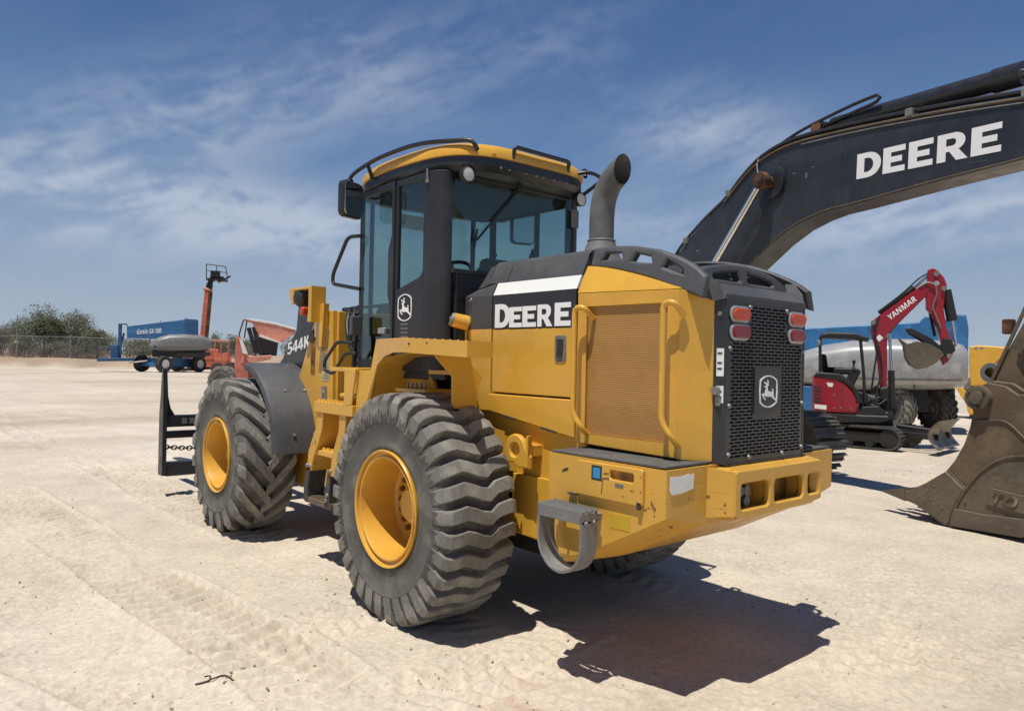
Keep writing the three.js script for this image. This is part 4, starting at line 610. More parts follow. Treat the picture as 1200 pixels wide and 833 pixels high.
// ------------------------------------------------------------------ decks, fenders, ladder
for (const s of SIDES) {
  const deck = part('rear_fender', [
    hull([[0.62, 1.85, s * 0.955], [-0.03, 1.85, s * 1.115], [-0.72, 1.822, s * 1.125], [0.62, 1.836, s * 0.955], [-0.03, 1.836, s * 1.115], [-0.72, 1.808, s * 1.125], [0.62, 1.85, s * 0.62], [-0.05, 1.845, s * 0.62], [0.62, 1.836, s * 0.62], [-0.05, 1.831, s * 0.62]]),
    hull([[-0.03, 1.85, s * 1.117], [-0.72, 1.823, s * 1.127], [-0.03, 1.752, s * 1.117], [-0.72, 1.728, s * 1.127], [-0.03, 1.85, s * 1.102], [-0.72, 1.823, s * 1.112], [-0.03, 1.752, s * 1.102], [-0.72, 1.728, s * 1.112]]),
    hull([[-0.72, 1.823, s * 1.127], [-0.735, 1.822, s * 0.95], [-0.72, 1.728, s * 1.127], [-0.735, 1.728, s * 0.95], [-0.705, 1.823, s * 1.127], [-0.72, 1.822, s * 0.95], [-0.705, 1.728, s * 1.127], [-0.72, 1.728, s * 0.95]])], M.yellow, loader);
  // slanting front facet sweeping down to the step platform
  const top = [[-0.03, 1.85, 1.116], [0.62, 1.85, 0.956], [0.70, 1.60, 0.98], [0.90, 1.60, 1.0], [0.90, 1.352, 1.0], [0.90, 1.262, 1.0]];
  const fac = [[[-0.03, 1.85], [0.62, 1.85], [0.70, 1.62], [0.86, 1.615], [0.89, 1.27], [0.80, 1.24], [0.70, 1.40], [0.585, 1.66], [0.42, 1.725], [0.22, 1.752], [-0.03, 1.752]]];
  const fg = prism(fac[0], 'z', 0, 0.014, 0.003); shear(fg, (x, y, z) => [x, y, s * (1.117 - (x + 0.03) * 0.2477 * (1 - 0.35 * sstep(0.6, 0.9, x)) - z)]);
  part('fender_facet', fg, M.yellow, deck);
  part('wheel_arch', [sheet([[[0.89, 1.25], [0.72, 1.38], [0.585, 1.655], [0.42, 1.72], [-0.03, 1.75]].map(([x, y]) => [x, y, s * (1.105 - (x + 0.03) * 0.235)]), [[0.89, 1.25], [0.72, 1.38], [0.585, 1.655], [0.42, 1.72], [-0.03, 1.75]].map(([x, y]) => [x, y, s * 0.62])], 0.8)], M.yellow, deck);
  parts('arch_wall', [prism([[0.9, 1.0], [0.9, 1.6], [0.5, 1.75], [0.30, 1.55], [0.2, 1.3], [0.5, 1.0]], 'z', s * 0.66, s * 0.63), prism([[s * 1.07, 1.735], [s * 0.80, 1.755], [s * 0.77, 1.68], [s * 0.68, 1.60], [s * 0.72, 1.52], [s * 0.72, 1.36], [s * 0.93, 1.40], [s * 0.93, 1.6]], 'x', -0.31, -0.295, 0.003)], M.yellow, deck);
  parts('arch_bolt', [0, 1, 2, 3, 4].map(i => cyl([0.42 - i * 0.055, 1.50, s * 0.80], [0.42 - i * 0.055, 1.54, s * 0.80], 0.011, 0.011, 6)), M.bolt, deck);
  part('arch_bracket', [span(0.1, 0.5, 1.47, 1.50, s * 0.62, s * 0.86), beam([-0.1, 1.62, s * 0.7], [0.25, 1.62, s * 0.7], 0.08, 0.03)], M.yellow, deck);
  parts('fender_rivet', [[0.02, 1.81], [-0.19, 1.815], [-0.47, 1.80]].map(([x, y]) => disc([x - 0.1, y, s * 1.121], 0.008, [0, 0, s])), M.darkcore, deck);
  parts('deck_grip', Array.from({ length: 16 }, (_, i) => { const x = 0.56 - i * 0.082; return cyl([x, 1.845 - (x < 0 ? -x * 0.036 : 0), s * (1.095 - Math.max(0, x + 0.03) * 0.25)], [x, 1.854 - (x < 0 ? -x * 0.036 : 0), s * (1.095 - Math.max(0, x + 0.03) * 0.25)], 0.010, 0.006, 7); }), M.yellow, deck);
  // platform beside the articulation, grating top
  const pf = part('step_platform', [span(0.88, 1.53, 1.258, 1.345, s * 1.0, s * 0.72, 0.006), prism([[0.90, 1.346], [1.02, 1.346], [1.02, 1.625], [0.84, 1.625]], 'z', s * 1.0, s * 0.985)], M.yellow, loader);
  parts('platform_grip', Array.from({ length: 9 }, (_, i) => [0.985, 0.94, 0.9].map((z, j) => cyl([0.97 + i * 0.062, 1.343, s * z], [0.97 + i * 0.062, 1.363, s * z], 0.02, 0.012, 7))).flat(), M.yellow, pf);
  part('landing', [span(0.84, 1.30, 1.60, 1.632, s * 0.985, s * 0.70), span(0.90, 1.45, 1.345, 1.60, s * 0.735, s * 0.70), cyl([0.95, 1.39, s * 0.76], [1.5, 1.39, s * 0.76], 0.025)], M.yellow, pf);
  // ladder
  const ld = part('ladder', [[1.41, 1.47, 1.62, 1.66], [1.02, 1.06, 1.20, 1.27]].map(([a, b, c]) => prism([[a + 0.10, 1.26], [a - 0.02, 1.26], [a + 0.00, 1.12], [a + 0.06, 1.0], [c - 0.06, 0.86], [c - 0.03, 0.76], [c + 0.05, 0.76], [c + 0.03, 0.92], [b + 0.12, 1.02], [a + 0.10, 1.14]], 'z', s * 0.985, s * 0.80, 0.004)), M.yellowWorn, loader);
  part('ladder_back', [prism([[1.03, 1.25], [1.42, 1.25], [1.58, 0.80], [1.26, 0.80]], 'z', s * 0.805, s * 0.79)], M.yellow, ld);
  part('ladder_step', [span(1.20, 1.56, 0.90, 0.945, s * 0.97, s * 0.81, 0.006), ...Array.from({ length: 5 }, (_, i) => cyl([1.235 + i * 0.07, 0.945, s * 0.94], [1.235 + i * 0.07, 0.968, s * 0.94], 0.022, 0.014, 7))], M.yellow, ld);
  parts('ladder_strap', [[1.60, 1.66], [1.235, 1.27]].map(([a, b]) => prism([[a, 0.80], [a + 0.06, 0.80], [b + 0.06, 0.66], [b + 0.075, 0.50], [b - 0.01, 0.49], [b - 0.01, 0.62]], 'z', s * 0.985, s * 0.83, 0.005)), M.rubberDark, ld);
  part('bottom_step', [span(1.25, 1.72, 0.485, 0.535, s * 0.98, s * 0.83, 0.006), ...Array.from({ length: 7 }, (_, i) => span(1.29 + i * 0.06, 1.315 + i * 0.06, 0.535, 0.548, s * 0.97, s * 0.84, 0.003))], M.steelBrown, ld);
  parts('ladder_bolt', [[1.61, 0.80], [1.66, 0.80], [1.24, 0.80], [1.30, 0.56], [1.29, 0.60]].map(([x, y]) => disc([x, y, s * 0.99], 0.02, [0, 0, s])), M.bolt, ld);
  part('hand_rail', [tube([[1.25, 1.83, s * 0.80], [1.38, 1.84, s * 0.88], [1.60, 1.68, s * 0.88], [1.60, 1.60, s * 0.88], [1.44, 1.57, s * 0.88], [1.28, 1.745, s * 0.86], [1.20, 1.745, s * 0.80]], 0.0145, 0.05, 8), beam([1.24, 1.62, s * 0.80], [1.24, 2.02, s * 0.78], 0.035, 0.03), beam([1.14, 1.63, s * 0.80], [1.22, 1.86, s * 0.78], 0.02, 0.02)], M.tube, loader);
  part('step_box', [box(1.22, 1.97, s * 0.80, 0.05, 0.16, 0.10, 0.012)], M.plastic, loader);
  // bundle of hoses between the frames
  parts('hydraulic_hose', [0, 1, 2].map(i => hoseT([[1.4 - i * 0.02, 1.55, s * (0.55 - i * 0.06)], [1.62, 1.75 + i * 0.03, s * (0.60 - i * 0.06)], [1.78, 1.98 + i * 0.05, s * (0.58 - i * 0.06)], [1.9, 2.13 + i * 0.02, s * (0.50 - i * 0.06)], [2.15, 2.16, s * (0.42 - i * 0.04)]], 0.022, 8, 24)).concat([hoseT([[1.42, 1.6, s * 0.62], [1.58, 1.86, s * 0.66], [1.55, 2.06, s * 0.62], [1.65, 2.15, s * 0.52]], 0.02, 8, 20)]), M.hose, loader);
}
// ------------------------------------------------------------------ front frame, lift arms, fenders, lamps
{
  const ff = part('front_frame', [...SIDES.map(s => prism([[1.9, 0.55], [2.0, 1.3], [2.02, 2.135], [2.24, 2.15], [2.42, 2.02], [2.62, 1.66], [2.9, 1.2], [3.7, 0.85], [3.7, 0.6], [2.6, 0.45]], 'z', s * 0.60, s * 0.555, 0.006)), ...SIDES.map(s => prism([[1.9, 0.55], [2.0, 1.3], [2.3, 2.15], [2.57, 2.16], [2.7, 1.9], [2.9, 1.2], [3.7, 0.85], [3.7, 0.6], [2.6, 0.45]], 'z', s * 0.36, s * 0.325, 0.006)), span(2.0, 3.6, 0.6, 0.9, -0.55, 0.55), span(1.98, 2.02, 1.0, 2.13, -0.56, 0.56)], M.yellow, loader);
  for (const s of SIDES) {
    part('inspection_cover', [prism([[2.10, 1.80], [2.22, 1.76], [2.24, 1.94], [2.20, 2.06], [2.12, 2.06], [2.09, 1.96]], 'z', s * 0.612, s * 0.602, 0.003), disc([2.16, 1.98, s * 0.613], 0.018, [0, 0, s])], M.galv, ff);
    part('warning_decal', span(2.06, 2.22, 1.49, 1.74, s * 0.6035, s * 0.6012, 0), M.decal, ff);
    parts('warning_print', Array.from({ length: 9 }, (_, i) => span(2.075, 2.205 - (i % 3) * 0.03, 1.51 + i * 0.025, 1.519 + i * 0.025, s * 0.6046, s * 0.6036, 0)), M.grey, ff);
    part('frame_bracket', [prism([[2.10, 1.30], [2.17, 1.30], [2.18, 1.44], [2.11, 1.44]], 'z', s * 0.62, s * 0.602), disc([2.14, 1.38, s * 0.622], 0.025, [0, 0, s])], M.galv, ff);
    part('cover_strip', prism([[2.36, 1.55], [2.44, 1.55], [2.46, 1.96], [2.37, 1.98]], 'z', s * 0.606, s * 0.602, 0.001), M.yellowOld, ff);
    // lift arm, black, sloping to the front
    const arm = part('lift_arm', [prism([[2.28, 2.0], [2.36, 2.12], [2.62, 2.02], [2.78, 2.28], [2.90, 2.30], [2.98, 2.22], [3.02, 1.98], [3.35, 1.68], [3.95, 1.35], [4.55, 0.95], [4.95, 0.62], [5.02, 0.48], [4.92, 0.38], [4.7, 0.42], [4.2, 0.85], [3.6, 1.15], [3.0, 1.35], [2.55, 1.58], [2.32, 1.8]], 'z', s * 0.50, s * 0.40, 0.008)], M.boom, loader);
    if (s < 0) part('lettering', lay(words('544K', 0.52, 0.12, 0.003, 0.22), [3.21, 1.722, -0.5012], [-1, 0.17, 0], [0.1, 1, 0]), M.letter, arm, 'white model number 544K');
    else part('lettering', lay(words('544K', 0.44, 0.13, 0.003, 0.22), [2.66, 1.82, 0.5012], [1, -0.27, 0], [0.1, 1, 0]), M.letter, arm, 'white model number 544K');
    parts('arm_pin', [cyl([2.42, 1.9, s * 0.34], [2.42, 1.9, s * 0.62], 0.055, 0.055, 16), cyl([4.94, 0.48, s * 0.36], [4.94, 0.48, s * 0.54], 0.05)], M.steelBrown, arm);
    // lift cylinder
    part('lift_cylinder', [cyl([2.5, 0.85, s * 0.28], [3.2, 1.08, s * 0.28], 0.065), cyl([3.2, 1.08, s * 0.28], [3.8, 1.28, s * 0.28], 0.035)], M.black, loader);
    // headlamp post
    const lp = part('lamp_post', [prism([[2.16, 2.36], [2.63, 2.36], [2.63, 2.30], [2.59, 2.21], [2.55, 2.21], [2.53, 2.335], [2.22, 2.335], [2.22, 2.15], [2.24, 2.03], [2.16, 2.03]], 'z', s * 0.75, s * 0.60, 0.006), prism([[2.08, 2.20], [2.15, 2.20], [2.26, 1.80], [2.12, 1.80]], 'z', s * 0.66, s * 0.605)], M.yellow, loader);
    part('headlamp', [lathe([[0.001, -0.08], [0.05, -0.07], [0.082, -0.02], [0.085, 0.05], [0.07, 0.06], [0.001, 0.055]], [2.44, 2.262, s * 0.69], 'x', 22), span(2.38, 2.44, 2.31, 2.345, s * 0.66, s * 0.72)], M.black, lp);
    part('turn_signal', [rotated(box(2.36, 2.135, s * 0.69, 0.08, 0.085, 0.14, 0.025), 'Z', 0.1, [2.36, 2.135, 0])], M.amber, lp, 'amber turn signal');
    part('lamp_hose', [hoseT([[2.22, 2.07, s * 0.66], [2.25, 1.98, s * 0.65], [2.30, 1.9, s * 0.63]], 0.012)], M.white, lp);
    // front fender: curved black sheet over the inner part of the tyre
    const cx = 3.16, cy = 0.74, fr = []; const A = [96, 104, 112, 120, 128, 136, 144, 152, 160, 168, 175];
    for (const [z, dr] of [[0.50, -0.03], [0.515, 0.0], [0.96, 0.0], [1.0, -0.012], [1.012, -0.05]]) fr.push(A.map(a => { const t = a * Math.PI / 180, q = 0.905 - 0.02 * (a - 96) / 79 + dr; return [cx + q * Math.cos(t), cy + q * Math.sin(t), s * z]; }));
    const fen = part('front_fender', [sheet(fr, 0.6), sheet(fr.map(r => r.map(([x, y, z]) => [cx + (x - cx) * 0.985, cy + (y - cy) * 0.985, z * 0.998])), 0.6)], M.plastic, loader);
    parts('fender_bolt', [[104, 0.62], [104, 0.80], [134, 0.62], [134, 0.82], [164, 0.62], [164, 0.82]].map(([a, z]) => { const t = a * Math.PI / 180; return disc([cx + 0.899 * Math.cos(t), cy + 0.899 * Math.sin(t), s * z], 0.017, [Math.cos(t), Math.sin(t), 0]); }), M.bolt, fen);
  }
  parts('cross_tube', [cyl([4.3, 0.82, -0.45], [4.3, 0.82, 0.45], 0.12), span(3.2, 3.4, 1.1, 1.35, -0.42, 0.42)], M.boom, loader);
  part('tilt_linkage', [prism([[3.4, 1.9], [3.6, 2.0], [3.9, 1.5], [4.3, 0.9], [4.15, 0.8], [3.7, 1.3]], 'z', -0.08, 0.08), cyl([2.5, 1.7, 0], [3.4, 1.9, 0], 0.07), cyl([4.25, 0.85, 0], [5.0, 0.95, 0], 0.06)], M.boom, loader);
  // fork carriage
  const fc = group('fork_carriage', loader);
  for (const s of SIDES) part('upright', [prism([[5.14, 0.262], [5.30, 0.262], [5.30, 1.0], [5.26, 1.20], [5.22, 1.53], [5.17, 1.53], [5.14, 1.1]], 'z', s * 1.18, s * 1.13, 0.005), prism([[s * 1.13, 0.97], [s * 1.03, 0.97], [s * 1.045, 1.0], [s * 1.08, 1.06], [s * 1.11, 1.2], [s * 1.125, 1.50], [s * 1.13, 1.50]], 'x', 5.19, 5.22, 0.004)], M.black, fc);
  part('crossbar', span(5.16, 5.26, 0.835, 0.975, -1.13, 1.13, 0.008), M.black, fc); part('crossbar', span(5.18, 5.26, 0.70, 0.785, -1.13, 1.13, 0.008), M.black, fc); part('crossbar', span(5.16, 5.28, 0.25, 0.415, -1.13, 1.13, 0.008), M.black, fc);
  parts('reflector_pad', [span(5.152, 5.16, 0.87, 0.94, -0.96, -0.90, 0.003), span(5.152, 5.16, 0.87, 0.94, -0.87, -0.80, 0.003)], M.grey, fc);
  const links = []; for (let i = 0; i < 22; i++) { const t = new THREE.TorusGeometry(0.024, 0.0075, 5, 10); t.scale(1.35, 1, 1); if (i % 2) t.rotateX(Math.PI / 2); t.rotateY(Math.PI / 2); const z = -1.12 + i * 0.044, sag = 0.035 * (1 - Math.pow((i - 10.5) / 11, 2)); t.translate(5.19, 0.60 - sag, z); links.push(t); }
  part('chain', links, M.black, fc);
  for (const z of [-0.62, 0.62]) part('fork', [span(5.28, 5.35, 0.28, 1.0, z - 0.07, z + 0.07), hull([[5.30, 0.28, z - 0.07], [5.30, 0.28, z + 0.07], [5.30, 0.35, z - 0.07], [5.30, 0.35, z + 0.07], [6.5, 0.28, z - 0.055], [6.5, 0.28, z + 0.055], [6.5, 0.295, z - 0.05], [6.5, 0.295, z + 0.05]])], M.black, fc);
  part('coupler', [span(5.0, 5.16, 0.38, 1.05, -0.55, -0.32), span(5.0, 5.16, 0.38, 1.05, 0.32, 0.55), cyl([5.02, 0.95, -0.5], [5.02, 0.95, 0.5], 0.06)], M.boom, fc);
}
// ------------------------------------------------------------------ large excavator behind the loader; x ahead along the boom, z towards its right side
{
  const ex = thing('crawler_excavator', 'large crawler excavator with black lettered boom and brown bucket resting on the dirt', 'excavator', [3.99, 0, 6.84], Math.atan2(0.226, -0.974));
  // tracks
  const loopPt = t => { const R = 0.45, a = -2.0, b = 2.0, L = b - a, arc = Math.PI * R, P = 2 * L + 2 * arc; let s = ((t % 1) + 1) % 1 * P; if (s < L) return [a + s, 0.0 + 2 * R + 0.03, 0]; s -= L; if (s < arc) { const q = Math.PI / 2 - s / R; return [b + R * Math.cos(q), R + 0.03 + R * Math.sin(q), q - Math.PI / 2]; } s -= arc; if (s < L) return [b - s, 0.03, Math.PI]; s -= L; const q = -Math.PI / 2 - s / R; return [a + R * Math.cos(q), R + 0.03 + R * Math.sin(q), q - Math.PI / 2]; };
  const N = 56, W = 0.66, padG = merge([box(0, 0.014, 0, 0.150, 0.026, W, 0.005), box(-0.062, 0.045, 0, 0.018, 0.046, W, 0.004), box(0.03, 0.036, 0, 0.014, 0.03, W, 0.003)]);
  for (const s of SIDES) {
    const tr = part('track_frame', [span(-1.95, 1.95, 0.22, 0.62, s * 1.42, s * 1.13, 0.03), cyl([2.0, 0.48, s * 1.14], [2.0, 0.48, s * 1.41], 0.40, 0.40, 28), cyl([-2.0, 0.48, s * 1.14], [-2.0, 0.48, s * 1.41], 0.40, 0.40, 28), ...[-1.5, -1, -0.5, 0, 0.5, 1, 1.5].map(x => cyl([x, 0.17, s * 1.15], [x, 0.17, s * 1.40], 0.12, 0.12, 16))], M.rubberDark, ex);
    for (let i = 0; i < N; i++) { const [x, y, a] = loopPt((i + 0.3) / N), o = new THREE.Mesh(padG, M.steelDarkTrack); o.name = 'track_pad'; o.position.set(x, y, s * 1.275); o.rotation.z = a; o.castShadow = o.receiveShadow = true; tr.add(o); }
  }
  part('undercarriage', [span(-0.9, 0.9, 0.42, 0.85, -1.15, 1.15, 0.05), cyl([0, 0.85, 0], [0, 1.1, 0], 0.62, 0.62, 30)], M.steelDarkTrack, ex);
  const house = part('house', [prism([[0.75, 1.1], [-2.9, 1.1], [-3.0, 1.3], [-2.9, 2.05], [-2.0, 2.15], [0.55, 1.9], [0.75, 1.6]], 'z', -1.35, 1.35, 0.05), span(-1.9, -0.4, 1.9, 2.2, 0.5, 1.3, 0.05)], M.yellow, ex);
  part('counterweight', hullZ([[-2.6, 1.08, -1.36], [-3.25, 1.15, -1.0], [-3.35, 1.3, -0.6], [-3.3, 2.0, -0.6], [-3.15, 2.05, -1.05], [-2.6, 2.12, -1.36]]), M.plastic, house);
  part('operator_cab', [prism([[0.9, 1.2], [-0.75, 1.2], [-0.75, 2.65], [-0.6, 2.75], [0.4, 2.75], [0.85, 2.0]], 'z', -1.3, -0.42, 0.03)], M.cabframe, house);
  part('cab_window', [span(-0.6, 0.3, 1.85, 2.6, -1.31, -1.302, 0), span(-0.6, 0.3, 1.85, 2.6, -0.418, -0.41, 0)], M.glass, house);
  // boom
  const top = [[-0.12, 2.45], [0.1, 2.98], [0.48, 3.54], [1.08, 3.97], [1.63, 4.27], [1.95, 4.52], [2.3, 4.73], [2.72, 4.84], [3.1, 4.86], [3.92, 4.81], [5.05, 4.70], [5.96, 4.58], [6.9, 4.44]], bot = [[7.15, 4.30], [7.1, 4.12], [6.9, 4.0], [5.97, 3.91], [5.06, 3.87], [3.94, 3.80], [3.55, 3.785], [3.27, 3.74], [2.95, 3.65], [2.6, 3.48], [2.19, 3.22], [1.6, 2.83], [0.8, 2.35], [0.2, 2.02], [-0.05, 2.0], [-0.2, 2.2]];
  const boom = part('boom', prism([...top, ...bot], 'z', -0.225, 0.225, 0.012), M.boom, ex, 'black cranked boom with white lettering');
  part('boom_edge', [0.226, -0.226].map(z => hoseT(bot.slice(2, 12).map(([x, y]) => [x, y + 0.02, z]), 0.008, 5, 40)), M.steelBrown, boom);
  const Lt = []; const W0 = 1.74; for (const [ch, a, w] of [['D', 0, .175], ['E', .203, .15], ['E', .388, .155], ['R', .582, .175], ['E', .795, .165]]) Lt.push(blockLetter(ch, a * W0 * 1.045, 0, w * W0 * 1.12, 0.315, 0.003));
  part('lettering', lay(merge(Lt), [3.985, 4.115, 0.2262], [1, -0.036, 0], [0, 1, 0]), M.letter, boom, 'white block capitals DEERE along the boom');
  part('weld_seam', [beam([3.75, 4.78, 0.226], [3.75, 3.82, 0.226], 0.004, 0.006), beam([0.55, 2.95, 0.226], [1.15, 2.55, 0.226], 0.004, 0.01)], M.grey, boom);
  for (const [x, y, w, h] of [[3.28, 4.42, 0.05, 0.012], [2.95, 4.40, 0.06, 0.014], [3.18, 4.30, 0.03, 0.07], [1.0, 3.55, 0.05, 0.02]]) part('plate_tag', span(x, x + w, y, y + h, 0.2245, 0.2285, 0), M.grey, boom);
  for (const [x, y, q] of [[2.2, 3.9, 0.5], [4.6, 4.66, 0.9], [5.4, 4.0, 0.35]]) part('scuff', beam([x, y, 0.2262], [x + q * 0.6, y - 0.05 * q, 0.2262], 0.002, 0.008), M.plastic, boom);
  part('stiffener', beam([3.75, 4.76, 0.2265], [3.75, 3.84, 0.2265], 0.006, 0.03), M.boom, boom);
  const boss = (x, y, z0, z1, r, m, name, par) => part(name, [cyl([x, y, z0], [x, y, z1], r, r, 24)], m, par);
  boss(2.60, 4.36, -0.28, 0.28, 0.24, M.boom, 'pin_plate', boom);
  for (const s of SIDES) {
    boss(2.58, 4.36, s * 0.28, s * 0.52, 0.085, M.rust, 'pivot_pin', boom); part('rod_eye', lathe([[0.06, 0.36], [0.115, 0.36], [0.125, 0.38], [0.125, 0.47], [0.115, 0.49], [0.06, 0.49]], [2.58, 4.36, 0], 'z', 22).scale(1, 1, s), M.rust, boom); part('grease_cap', disc([2.62, 4.36, s * 0.525], 0.03, [0, 0, s]), M.wornSteel, boom);
    part('boom_cylinder', [cyl([0.25, 1.5, s * 0.42], [1.42, 3.03, s * 0.42], 0.10, 0.10, 18), cyl([1.42, 3.03, s * 0.42], [1.46, 3.09, s * 0.42], 0.115, 0.115, 18)], M.boom, ex);
    part('cylinder_rod', [cyl([1.42, 3.03, s * 0.42], [2.55, 4.33, s * 0.42], 0.055, 0.055, 18)], M.chrome, ex);
  }
  // arm cylinder, hoses and hard lines on the boom
  part('arm_cylinder', [cyl([3.45, 4.98, 0], [5.75, 4.90, 0], 0.118, 0.118, 22), cyl([5.55, 4.905, 0], [5.86, 4.893, 0], 0.135, 0.135, 22), cyl([3.3, 4.975, -0.13], [3.3, 4.975, 0.13], 0.10, 0.10, 18), span(3.15, 3.42, 4.82, 4.97, -0.12, 0.12)], M.black, boom);
  part('cylinder_rod', cyl([5.86, 4.893, 0], [7.1, 4.86, 0], 0.062), M.chrome, boom);
  part('pivot_pin', cyl([3.3, 4.975, 0.13], [3.3, 4.975, 0.19], 0.08), M.rust, boom);
  const line = (dy, z, r, i0, i1) => hoseT(top.slice(i0, i1).map(([x, y], i) => [x, y + dy, z]), r, 7, 60);
  for (const [dy, z, r] of [[0.05, 0.20, 0.026], [0.045, 0.13, 0.022], [0.05, -0.18, 0.024]]) part('hydraulic_line', line(dy, z, r, 0, 13), M.black, boom);
  part('hydraulic_line', line(-0.03, 0.237, 0.016, 4, 13), M.steelBrown, boom);
  part('hydraulic_line', line(-0.075, 0.235, 0.009, 8, 13), M.galv, boom);
  part('hydraulic_hose', hoseT([[2.5, 4.86, 0.15], [3.0, 4.99, 0.17], [3.5, 5.07, 0.17], [4.0, 5.13, 0.16], [4.25, 5.13, 0.15], [4.22, 5.08, 0.14], [3.9, 5.03, 0.14], [3.4, 4.97, 0.15]], 0.022, 7, 40), M.hose, boom);
  part('hydraulic_hose', hoseT([[2.3, 4.80, 0.19], [2.32, 4.66, 0.26], [2.4, 4.5, 0.30], [2.55, 4.42, 0.36]], 0.009, 6, 24), M.galv, boom);
  for (const x of [0.75, 1.72, 4.7, 6.0]) { const i = top.findIndex(p => p[0] > x), a = top[i - 1], b = top[i], y = mix(a[1], b[1], (x - a[0]) / (b[0] - a[0])); part('line_clamp', box(x, y + 0.03, 0.18, 0.09, 0.10, 0.16, 0.01), M.grey, boom); }
  // arm
  const arm = part('dipper_arm', [prism([[5.72, 1.30], [5.62, 1.42], [5.66, 1.60], [6.12, 2.48], [6.72, 4.05], [6.85, 4.9], [7.05, 5.02], [7.3, 4.95], [7.5, 4.3], [7.2, 3.6], [6.5, 2.2], [5.98, 1.36], [5.84, 1.28]], 'z', -0.19, 0.19, 0.012)], M.steelBrown, ex, 'dusty brown dipper arm');
  part('arm_rib', [beam([5.68, 1.60, 0.2], [6.72, 4.05, 0.2], 0.02, 0.035)], M.steel, arm);
  part('arm_boss', [cyl([6.06, 1.97, -0.24], [6.06, 1.97, 0.24], 0.11, 0.11, 24), cyl([6.06, 1.97, 0.24], [6.06, 1.97, 0.265], 0.055, 0.055, 20)], M.steel, arm);
  part('arm_lug', box(5.79, 2.18, 0.1, 0.10, 0.16, 0.1, 0.015), M.rust, arm);
  part('bucket_link', [prism([[5.36, 1.62], [5.42, 1.76], [5.62, 1.93], [5.86, 1.98], [5.92, 1.9], [5.74, 1.42], [5.55, 1.52]], 'z', -0.26, -0.21, 0.008)], M.yellowOld, arm);
  part('link_ring', lathe([[0.06, -0.31], [0.11, -0.31], [0.115, -0.29], [0.115, -0.17], [0.11, -0.15], [0.06, -0.15], [0.06, -0.31]], [5.46, 1.68, 0], 'z', 22), M.grey, arm);
  part('bucket_cylinder', [cyl([6.9, 3.6, -0.0], [6.35, 2.3, 0], 0.09), cyl([6.35, 2.3, 0], [5.95, 1.5, 0.0], 0.05)], M.steel, arm);
  // bucket
  const bk = group('bucket', ex);
  const fr = [[5.66, 1.26], [5.63, 1.10], [5.575, 0.92], [5.47, 0.72], [5.34, 0.545], [5.16, 0.41], [4.95, 0.29]], rest = [[4.93, 0.25], [5.10, 0.165], [5.39, 0.025], [5.7, 0.035], [6.17, 0.055], [6.55, 0.16], [6.8, 0.4], [6.92, 0.75], [6.88, 1.1], [6.7, 1.38], [6.4, 1.5], [6.1, 1.47], [5.98, 1.55], [5.8, 1.58], [5.66, 1.5], [5.63, 1.38]];
  for (const s of SIDES) {
    part('side_plate', prism([...fr, ...rest], 'z', s * 0.50, s * 0.455, 0.008), M.steelBrown, bk);
    part('side_cutter', prism([[4.93, 0.25], [4.95, 0.31], [5.16, 0.43], [5.34, 0.56], [5.40, 0.60], [5.60, 0.44], [5.50, 0.25], [5.43, 0.02], [5.39, 0.012], [5.10, 0.155]], 'z', s * 0.535, s * 0.502, 0.008), M.steel, bk);
    part('wear_plate', prism([[5.45, 0.012], [5.52, 0.25], [5.63, 0.46], [5.80, 0.68], [6.0, 0.82], [6.25, 0.88], [6.6, 0.85], [6.88, 0.8], [6.8, 0.4], [6.55, 0.16], [6.17, 0.055], [5.7, 0.035]], 'z', s * 0.522, s * 0.502, 0.008), M.steel, bk);
    part('lower_strip', prism([[5.455, 0.02], [5.50, 0.22], [5.8, 0.215], [6.17, 0.24], [6.5, 0.33], [6.55, 0.16], [6.17, 0.05], [5.7, 0.03]], 'z', s * 0.545, s * 0.523, 0.008), M.steel, bk);
    part('weld_bead', [hoseT([[5.452, 0.02, s * 0.527], [5.52, 0.25, s * 0.527], [5.63, 0.46, s * 0.527], [5.80, 0.68, s * 0.527], [6.0, 0.82, s * 0.525], [6.3, 0.88, s * 0.525]], 0.014, 6, 30)], M.steel, bk);
    part('bucket_ear', [prism([[5.58, 1.30], [5.62, 1.50], [5.75, 1.60], [5.95, 1.58], [6.2, 1.42], [6.45, 1.30], [6.3, 1.0], [5.72, 1.05]], 'z', s * 0.31, s * 0.25, 0.01)], M.steelBrown, bk);
    part('hinge_pin', [cyl([5.74, 1.42, s * 0.24], [5.74, 1.42, s * 0.58], 0.125, 0.125, 26), cyl([5.74, 1.42, s * 0.58], [5.74, 1.42, s * 0.60], 0.07, 0.065, 20)], M.steel, bk);
    for (const a of [0.6, 2.6, 4.7]) part('pin_bolt', disc([5.74 + 0.095 * Math.cos(a), 1.42 + 0.095 * Math.sin(a), s * 0.585], 0.022, [0, 0, s]), M.wornSteel, bk);
    for (const [x, y] of [[5.28, 0.42], [5.20, 0.36], [5.24, 0.27], [5.33, 0.30], [5.36, 0.20], [5.10, 0.28], [5.62, 0.33]]) part('rivet', disc([x, y, s * 0.537], 0.012, [0, 0, s]), M.wornSteel, bk);
    part('plate_rib', [tube([[5.70, 1.18, s * 0.505], [6.0, 1.20, s * 0.505], [6.3, 0.92, s * 0.505]], 0.012, 0.08, 6), beam([5.40, 0.61, s * 0.505], [5.61, 0.45, s * 0.525], 0.012, 0.018)], M.steel, bk);
    if (s > 0) {
      part('name_plate', prism([[5.83, 0.32], [6.4, 0.27], [6.42, 0.45], [5.88, 0.50]], 'z', 0.540, 0.522, 0.006), M.steel, bk);
      part('lettering', lay(words('TO', 0.25, 0.115, 0.014, 0.25), [5.875, 0.353, 0.540], [1, -0.08, 0], [0, 1, 0]), M.wornSteel, bk, 'raised worn letters TO');
    }
  }
